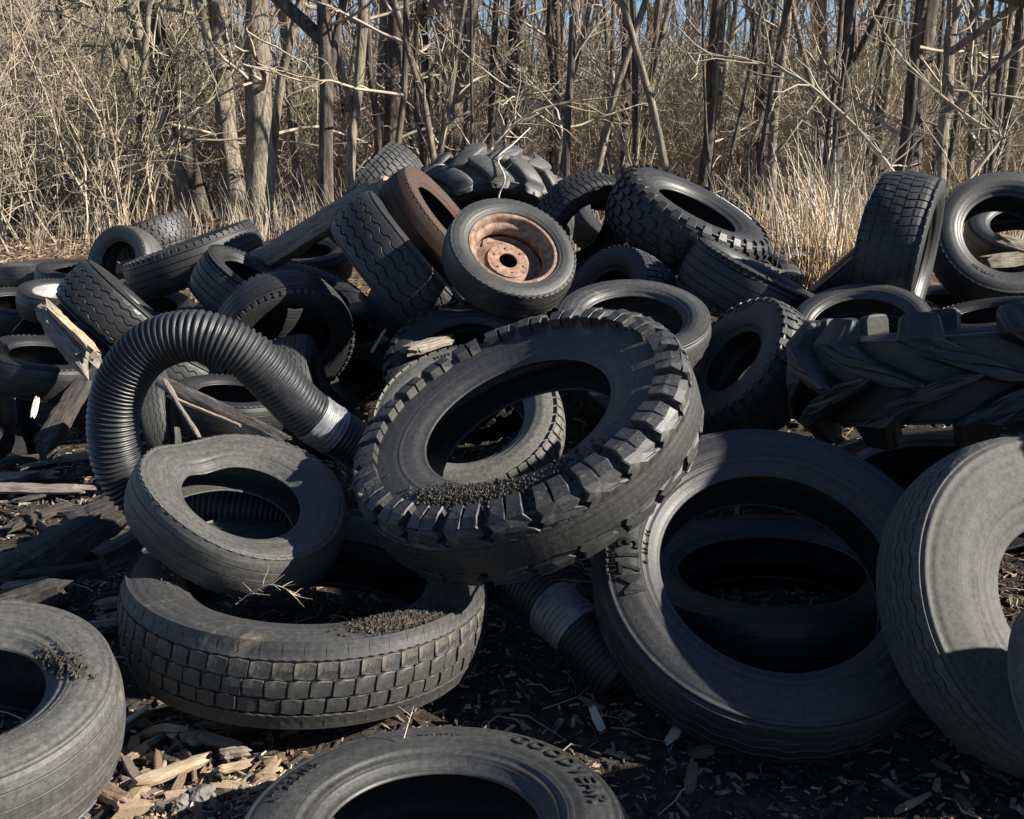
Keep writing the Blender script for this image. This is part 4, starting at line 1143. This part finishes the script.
def big_tree(px, py, dist, xt, wpx, label, seed, mat='bark', stems=(), nb=7, name='bare_tree'):
    """trunk standing where (px, py) meets the ground at distance dist, leaning so that it leaves the frame at xt"""
    rg = np.random.default_rng(seed)
    z = dist / math.cos(PITCH)
    b = at(px, py, z); b[2] = float(ground_h(b[0], b[1])) - .05
    top = at(xt, 0, z); top[1] = b[1] + rg.uniform(-.3, .6)
    d = top - b; d /= np.linalg.norm(d)
    Lt = 7.5
    r0 = wpx * dist / FPX / 2
    n = 16
    P = b + np.outer(np.linspace(0, Lt, n), d)
    P[1:] += np.cumsum(rg.normal(0, .018, (n - 1, 3)) * np.array([1, 1, .2]), 0)
    root = empty(name, b); tag(root, label, 'tree', 'bare trees of the wood')
    tb = Tubes()
    rr = r0 * np.linspace(1.0, .72, n); rr[0] *= 1.5; rr[1] *= 1.08
    tb.add(P - b, rr, 12, False, .16, seed)
    for (sx, f, w2) in stems:
        q0 = P[1] + (P[2] - P[1]) * f * 3; tp = at(sx, 0, z); tp[1] = b[1] + rg.uniform(-.4, .4)
        dd = tp - q0; dd /= np.linalg.norm(dd)
        S = q0 + np.outer(np.linspace(0, 6, 12), dd); S[1:] += np.cumsum(rg.normal(0, .03, (11, 3)) * np.array([1, 1, .2]), 0)
        tb.add(S - b, np.linspace(1, .7, 12) * w2 * dist / FPX / 2, 10, False, .16, seed + 1)
    obj('trunk', tb.mesh('trunk', M[mat]), root)
    tb = Tubes()
    for k in range(nb):
        h = rg.uniform(.12, .75); k0 = int(h * (n - 2))
        v = np.array([rg.normal(0, 1), rg.normal(0, .8), rg.uniform(.1, .9)])
        L = rg.uniform(.8, 2.6); r1 = r0 * rg.uniform(.12, .28)
        Q = limb(P[k0] - b, v, L, r1, rg, .5, .25, 8)
        tb.add(Q, np.linspace(r1, r1 * .3, len(Q)), 5)
        branch_out(tb, Q, r1, rg, 2, 6)
    obj('branches', tb.mesh('branches', M['twig_grey']), root)

TREES = [(190, 215, 10.6, 138, 15, 'slender tree leaning left at the edge of the brush', 1, 'bark', ()),
         (187, 216, 11.4, 112, 9, 'thin tree leaning hard left behind the slender one', 2, 'bark', ()),
         (206, 214, 12.0, 176, 20, 'dark trunk just right of the leaning pair', 3, 'bark_dark', ()),
         (236, 214, 11.2, 220, 22, 'pale ridged trunk left of the big straight one', 4, 'bark', ((206, .4, 9),)),
         (262, 222, 10.2, 261, 26, 'big straight trunk standing behind the left end of the log', 5, 'bark', ()),
         (324, 220, 9.2, 322, 15, 'dark clump of stems forking above the cut log', 6, 'bark_dark', ((280, .9, 14), (338, .3, 11), (352, .6, 9))),
         (344, 215, 9.4, 366, 11, 'grey stem right of the dark forked clump', 7, 'bark', ((331, .5, 7),)),
         (398, 205, 12.6, 402, 18, 'shaded trunk behind the tyre standing by the log', 8, 'bark_dark', ()),
         (452, 200, 13.5, 462, 20, 'pale trunk above the top tractor tyre', 9, 'bark', ((474, .8, 10),)),
         (626, 195, 12.8, 627, 10, 'straight thin trunk above the off-road tyre', 10, 'bark_dark', ()),
         (640, 195, 14.5, 648, 8, 'thin trunk just right of the straight thin one', 11, 'bark', ((660, .8, 6),)),
         (700, 200, 12.2, 704, 11, 'left one of the trunk pair right of centre', 12, 'bark_dark', ()),
         (709, 200, 12.6, 722, 9, 'right one of the trunk pair right of centre', 13, 'bark', ()),
         (772, 200, 12.4, 778, 9, 'thin trunk left of the dry grass', 14, 'bark', ()),
         (826, 205, 11.6, 842, 14, 'dark trunk leaning right behind the dry grass', 15, 'bark_dark', ((862, .8, 8),)),
         (902, 205, 10.4, 909, 25, 'broad dark trunk above the standing wide tyre', 16, 'bark_dark', ((930, 1.4, 9),)),
         (936, 200, 9.4, 962, 12, 'forked grey tree spreading right in the upper right corner', 17, 'bark', ((1010, .9, 8), (1040, .5, 6), (925, .8, 5))),
         (870, 200, 13.4, 884, 8, 'thin trunk between the dark leaning and the broad dark trunk', 18, 'bark', ()),
         (84, 205, 14.5, 78, 8, 'lone thin trunk in the brush at the upper left', 19, 'bark_dark', ()),
         (990, 195, 12.5, 985, 10, 'thin trunk near the right edge of the wood', 20, 'bark', ()),
         (560, 195, 14.5, 548, 9, 'thin trunk above the rusty wheel', 21, 'bark_dark', ()),
         (520, 195, 15.5, 515, 12, 'dim trunk behind the bare limb above the tractor tyre', 22, 'bark_dark', ()),
         (376, 205, 13.8, 384, 9, 'thin trunk between the stem clump and the shaded trunk', 23, 'bark', ()),
         (300, 210, 13.0, 296, 10, 'thin trunk left of the dark forked clump', 24, 'bark', ())]
for (px, py, D, xt, wp, lb, sd, mt, st) in TREES:
    big_tree(px, py, D, xt, wp, lb, sd, mt, st)

# young trees: five kinds, copied
def copy_tree(o, parent=None):
    c = o.copy(); COL.objects.link(c); c.parent = parent
    for ch in o.children: copy_tree(ch, c)
    return c
def young_tree(seed):
    rg = np.random.default_rng(seed)
    root = empty('young_tree')
    P = limb((0, 0, -.05), (rg.normal(0, .06), rg.normal(0, .06), 1), 7.0, .04, rg, .16, .02, 14)
    r0 = rg.uniform(.02, .055)
    tb = Tubes(); tb.add(P, np.linspace(r0, r0 * .45, len(P)), 7, False, .12, seed)
    obj('trunk', tb.mesh('trunk', M['bark' if seed % 4 == 1 else 'bark_dark']), root)
    tb = Tubes()
    for k in range(8):
        k0 = rg.integers(1, 12); v = np.array([rg.normal(0, .8), rg.normal(0, .8), rg.uniform(.3, 1.2)])
        r1 = r0 * rg.uniform(.25, .5); Q = limb(P[k0], v, rg.uniform(.7, 2.0), r1, rg, .5, .2, 6)
        tb.add(Q, np.linspace(r1, r1 * .3, len(Q)), 4); branch_out(tb, Q, r1, rg, 2, 6, thin=.003)
    obj('branches', tb.mesh('branches', M['twig_grey']), root)
    return root
rg = np.random.default_rng(5)
kinds = [young_tree(300 + k) for k in range(6)]
NY = 100
for i in range(NY):
    D = 9.8 + 13 * rg.random() ** 1.2
    x = rg.uniform(-.58, .54) * D
    if x / D < -.28 and rg.random() < .6: x = rg.uniform(-.15, .6) * D
    o = kinds[i] if i < 6 else copy_tree(kinds[i % 6])
    o.location = (x, D, float(ground_h(x, D)))
    o.rotation_euler = (rg.normal(0, .05), rg.normal(0, .05), rg.uniform(0, 6.28))
    s = rg.uniform(.75, 1.3); o.scale = (s, s, s)
    tag(o, 'thin young tree among the brush of the wood', 'tree', 'young trees in the wood')

# bare shrubs: multi-stemmed thickets
def shrub(seed, ns, ht, mat, lean=.28):
    rg = np.random.default_rng(seed)
    root = empty('bare_shrub')
    st = Tubes(); tw = Tubes()
    for k in range(ns):
        b = np.array([rg.normal(0, .22), rg.normal(0, .22), -.03])
        v = np.array([rg.normal(0, lean), rg.normal(0, lean), 1])
        r1 = rg.uniform(.006, .014); L = ht * rg.uniform(.5, 1.1)
        Q = limb(b, v, L, r1, rg, .35, -.05, 9)
        st.add(Q, np.linspace(r1, r1 * .35, len(Q)), 4)
        branch_out(tw, Q, r1, rg, 2, 8, spread=.65, lenf=.42, thin=.0028)
    obj('stems', st.mesh('stems', M[mat]), root)
    obj('twigs', tw.mesh('twigs', M[mat]), root)
    return root
sk = [shrub(400 + k, 11 + k, (2.2, 2.8, 3.2, 1.7, 2.4, 3.4)[k], 'twig' if k % 3 else 'twig_grey') for k in range(6)]
NS = 96
for i in range(NS):
    D = 9.2 + 11 * rg.random()
    x = rg.uniform(-.60, .53) * D
    if rg.random() < .45: x = rg.uniform(-.62, -.37) * D
    elif D < 13 and rg.random() < .85: D += 4.2
    if -.06 < x / D < .36 and D < 9.6: D += 1.2
    o = sk[i] if i < 6 else copy_tree(sk[i % 6])
    o.location = (x, D, float(ground_h(x, D)))
    o.rotation_euler = (rg.normal(0, .08), rg.normal(0, .08), rg.uniform(0, 6.28))
    s = rg.uniform(.7, 1.25); o.scale = (s, s, s)
    tag(o, 'bare twiggy shrub in the thicket behind the tyre pile', 'shrub', 'bare shrubs of the thicket')

# the wood beyond, too dense to count
def far_twigs(n, ylo, yhi, hmax, seed, name, label, mat, lean, rlo, rhi, llo, lhi, bias=1.6, side=(-.64, .54)):
    g = np.random.default_rng(seed)
    y = ylo + (yhi - ylo) * g.random(n); x = g.uniform(*side, n) * y
    z0 = base_h(x, y) + hmax * g.random(n) ** bias
    d = np.stack([g.normal(0, lean, n), g.normal(0, lean, n), np.abs(g.normal(1, .35, n))], -1); d /= np.linalg.norm(d, axis=1)[:, None]
    L = g.uniform(llo, lhi, n); r = g.uniform(rlo, rhi, n) * (y / 22)
    p0 = np.stack([x, y, z0], -1); bend = g.normal(0, .13, (n, 3)) * L[:, None]
    p1 = p0 + d * (L * .5)[:, None] + bend; p2 = p0 + d * L[:, None]
    a1 = np.cross(d, [0.2, .9, .1]); a1 /= np.linalg.norm(a1, axis=1)[:, None]; a2 = np.cross(d, a1)
    V = np.zeros((n, 3, 3, 3))
    for k, (p, f) in enumerate(((p0, 1), (p1, .8), (p2, .45))):
        for s in range(3):
            an = s * 2.0944
            V[:, k, s] = p + (a1 * math.cos(an) + a2 * math.sin(an)) * (r * f)[:, None]
    q = np.array([[k * 3 + s, k * 3 + (s + 1) % 3, k * 3 + 3 + (s + 1) % 3, k * 3 + 3 + s] for k in range(2) for s in range(3)])
    F = (q[None] + (np.arange(n) * 9)[:, None, None]).reshape(-1, 4)
    o = obj(name, mesh_np(name, V.reshape(-1, 3), F, mat=M[mat])); tag(o, label, None, None, 'stuff')
far_twigs(24000, 15, 40, 2.2, 61, 'far_thicket', 'tangled tan brush filling the wood behind', 'twig', .5, .006, .012, .6, 1.8, 1.3)
far_twigs(16000, 18, 55, 2.6, 62, 'far_thicket', 'grey brush and small branches deeper in the wood', 'twig_grey', .4, .006, .013, .8, 2.4, 1.6)
far_twigs(8000, 15, 30, 4.6, 64, 'far_thicket', 'dense tan brush at the upper left of the wood', 'twig', .5, .006, .011, .6, 1.8, 1.0, side=(-.66, -.30))
far_twigs(420, 18, 60, .1, 63, 'far_wood', 'distant bare trunks deep in the wood', 'bark', .05, .022, .06, 8, 16, 1)

# ------------------------------------------------------------------ dry grass at the edge of the wood
def grass(n, seed, region, label, hmin, hmax, r, mat='straw'):
    g = np.random.default_rng(seed); V = np.zeros((n, 5, 3, 3))
    for i in range(n):
        px, py, z = region(g)
        b = at(px, py, z); b[2] = float(ground_h(b[0], b[1]))
        h = g.uniform(hmin, hmax); a = g.uniform(0, 6.28); k = abs(g.normal(0, .45))
        d = np.array([math.cos(a), math.sin(a), 0]) ; s = np.array([-math.sin(a), math.cos(a), 0])
        for j in range(5):
            t_ = j / 4
            p = b + np.array([0, 0, 1]) * h * (t_ - .35 * k * t_ ** 2.2) + d * h * k * .75 * t_ ** 1.8 + s * h * .05 * math.sin(5 * t_ + a)
            rr = r * (1 - .75 * t_)
            V[i, j, 0] = p + s * rr; V[i, j, 1] = p - s * rr; V[i, j, 2] = p + (np.array([0, 0, .4]) - d) * rr * .5
    q = np.array([[k * 3 + s, k * 3 + (s + 1) % 3, k * 3 + 3 + (s + 1) % 3, k * 3 + 3 + s] for k in range(4) for s in range(3)])
    F = (q[None] + (np.arange(n) * 15)[:, None, None]).reshape(-1, 4)
    o = obj('dry_grass', mesh_np('dry_grass', V.reshape(-1, 3), F, mat=M[mat])); tag(o, label, None, None, 'stuff')
grass(1000, 71, lambda g: (g.normal(826, 26), 240, g.uniform(6.2, 8.4)), 'tall golden dry grass growing behind the right of the pile', .35, 1.05, .005)
grass(160, 74, lambda g: (g.normal(835, 34), 240, g.uniform(6.2, 7.8)), 'tall pale bent stalks standing in the golden grass', .8, 1.5, .007, 'wood_pale')
grass(500, 72, lambda g: (g.uniform(600, 1024), 240, g.uniform(8.0, 9.6)), 'scattered dry grass along the edge of the wood', .3, .8, .005)
grass(700, 73, lambda g: (g.uniform(20, 330), 240, g.uniform(8.8, 11)), 'thin dry grass among the shrubs on the left', .15, .5, .004, 'twig')
grass(1300, 75, lambda g: (g.uniform(230, 1024), 240, g.uniform(8.4, 10.5)), 'low dead stalks along the foot of the wood', .25, .8, .0045, 'twig_grey')
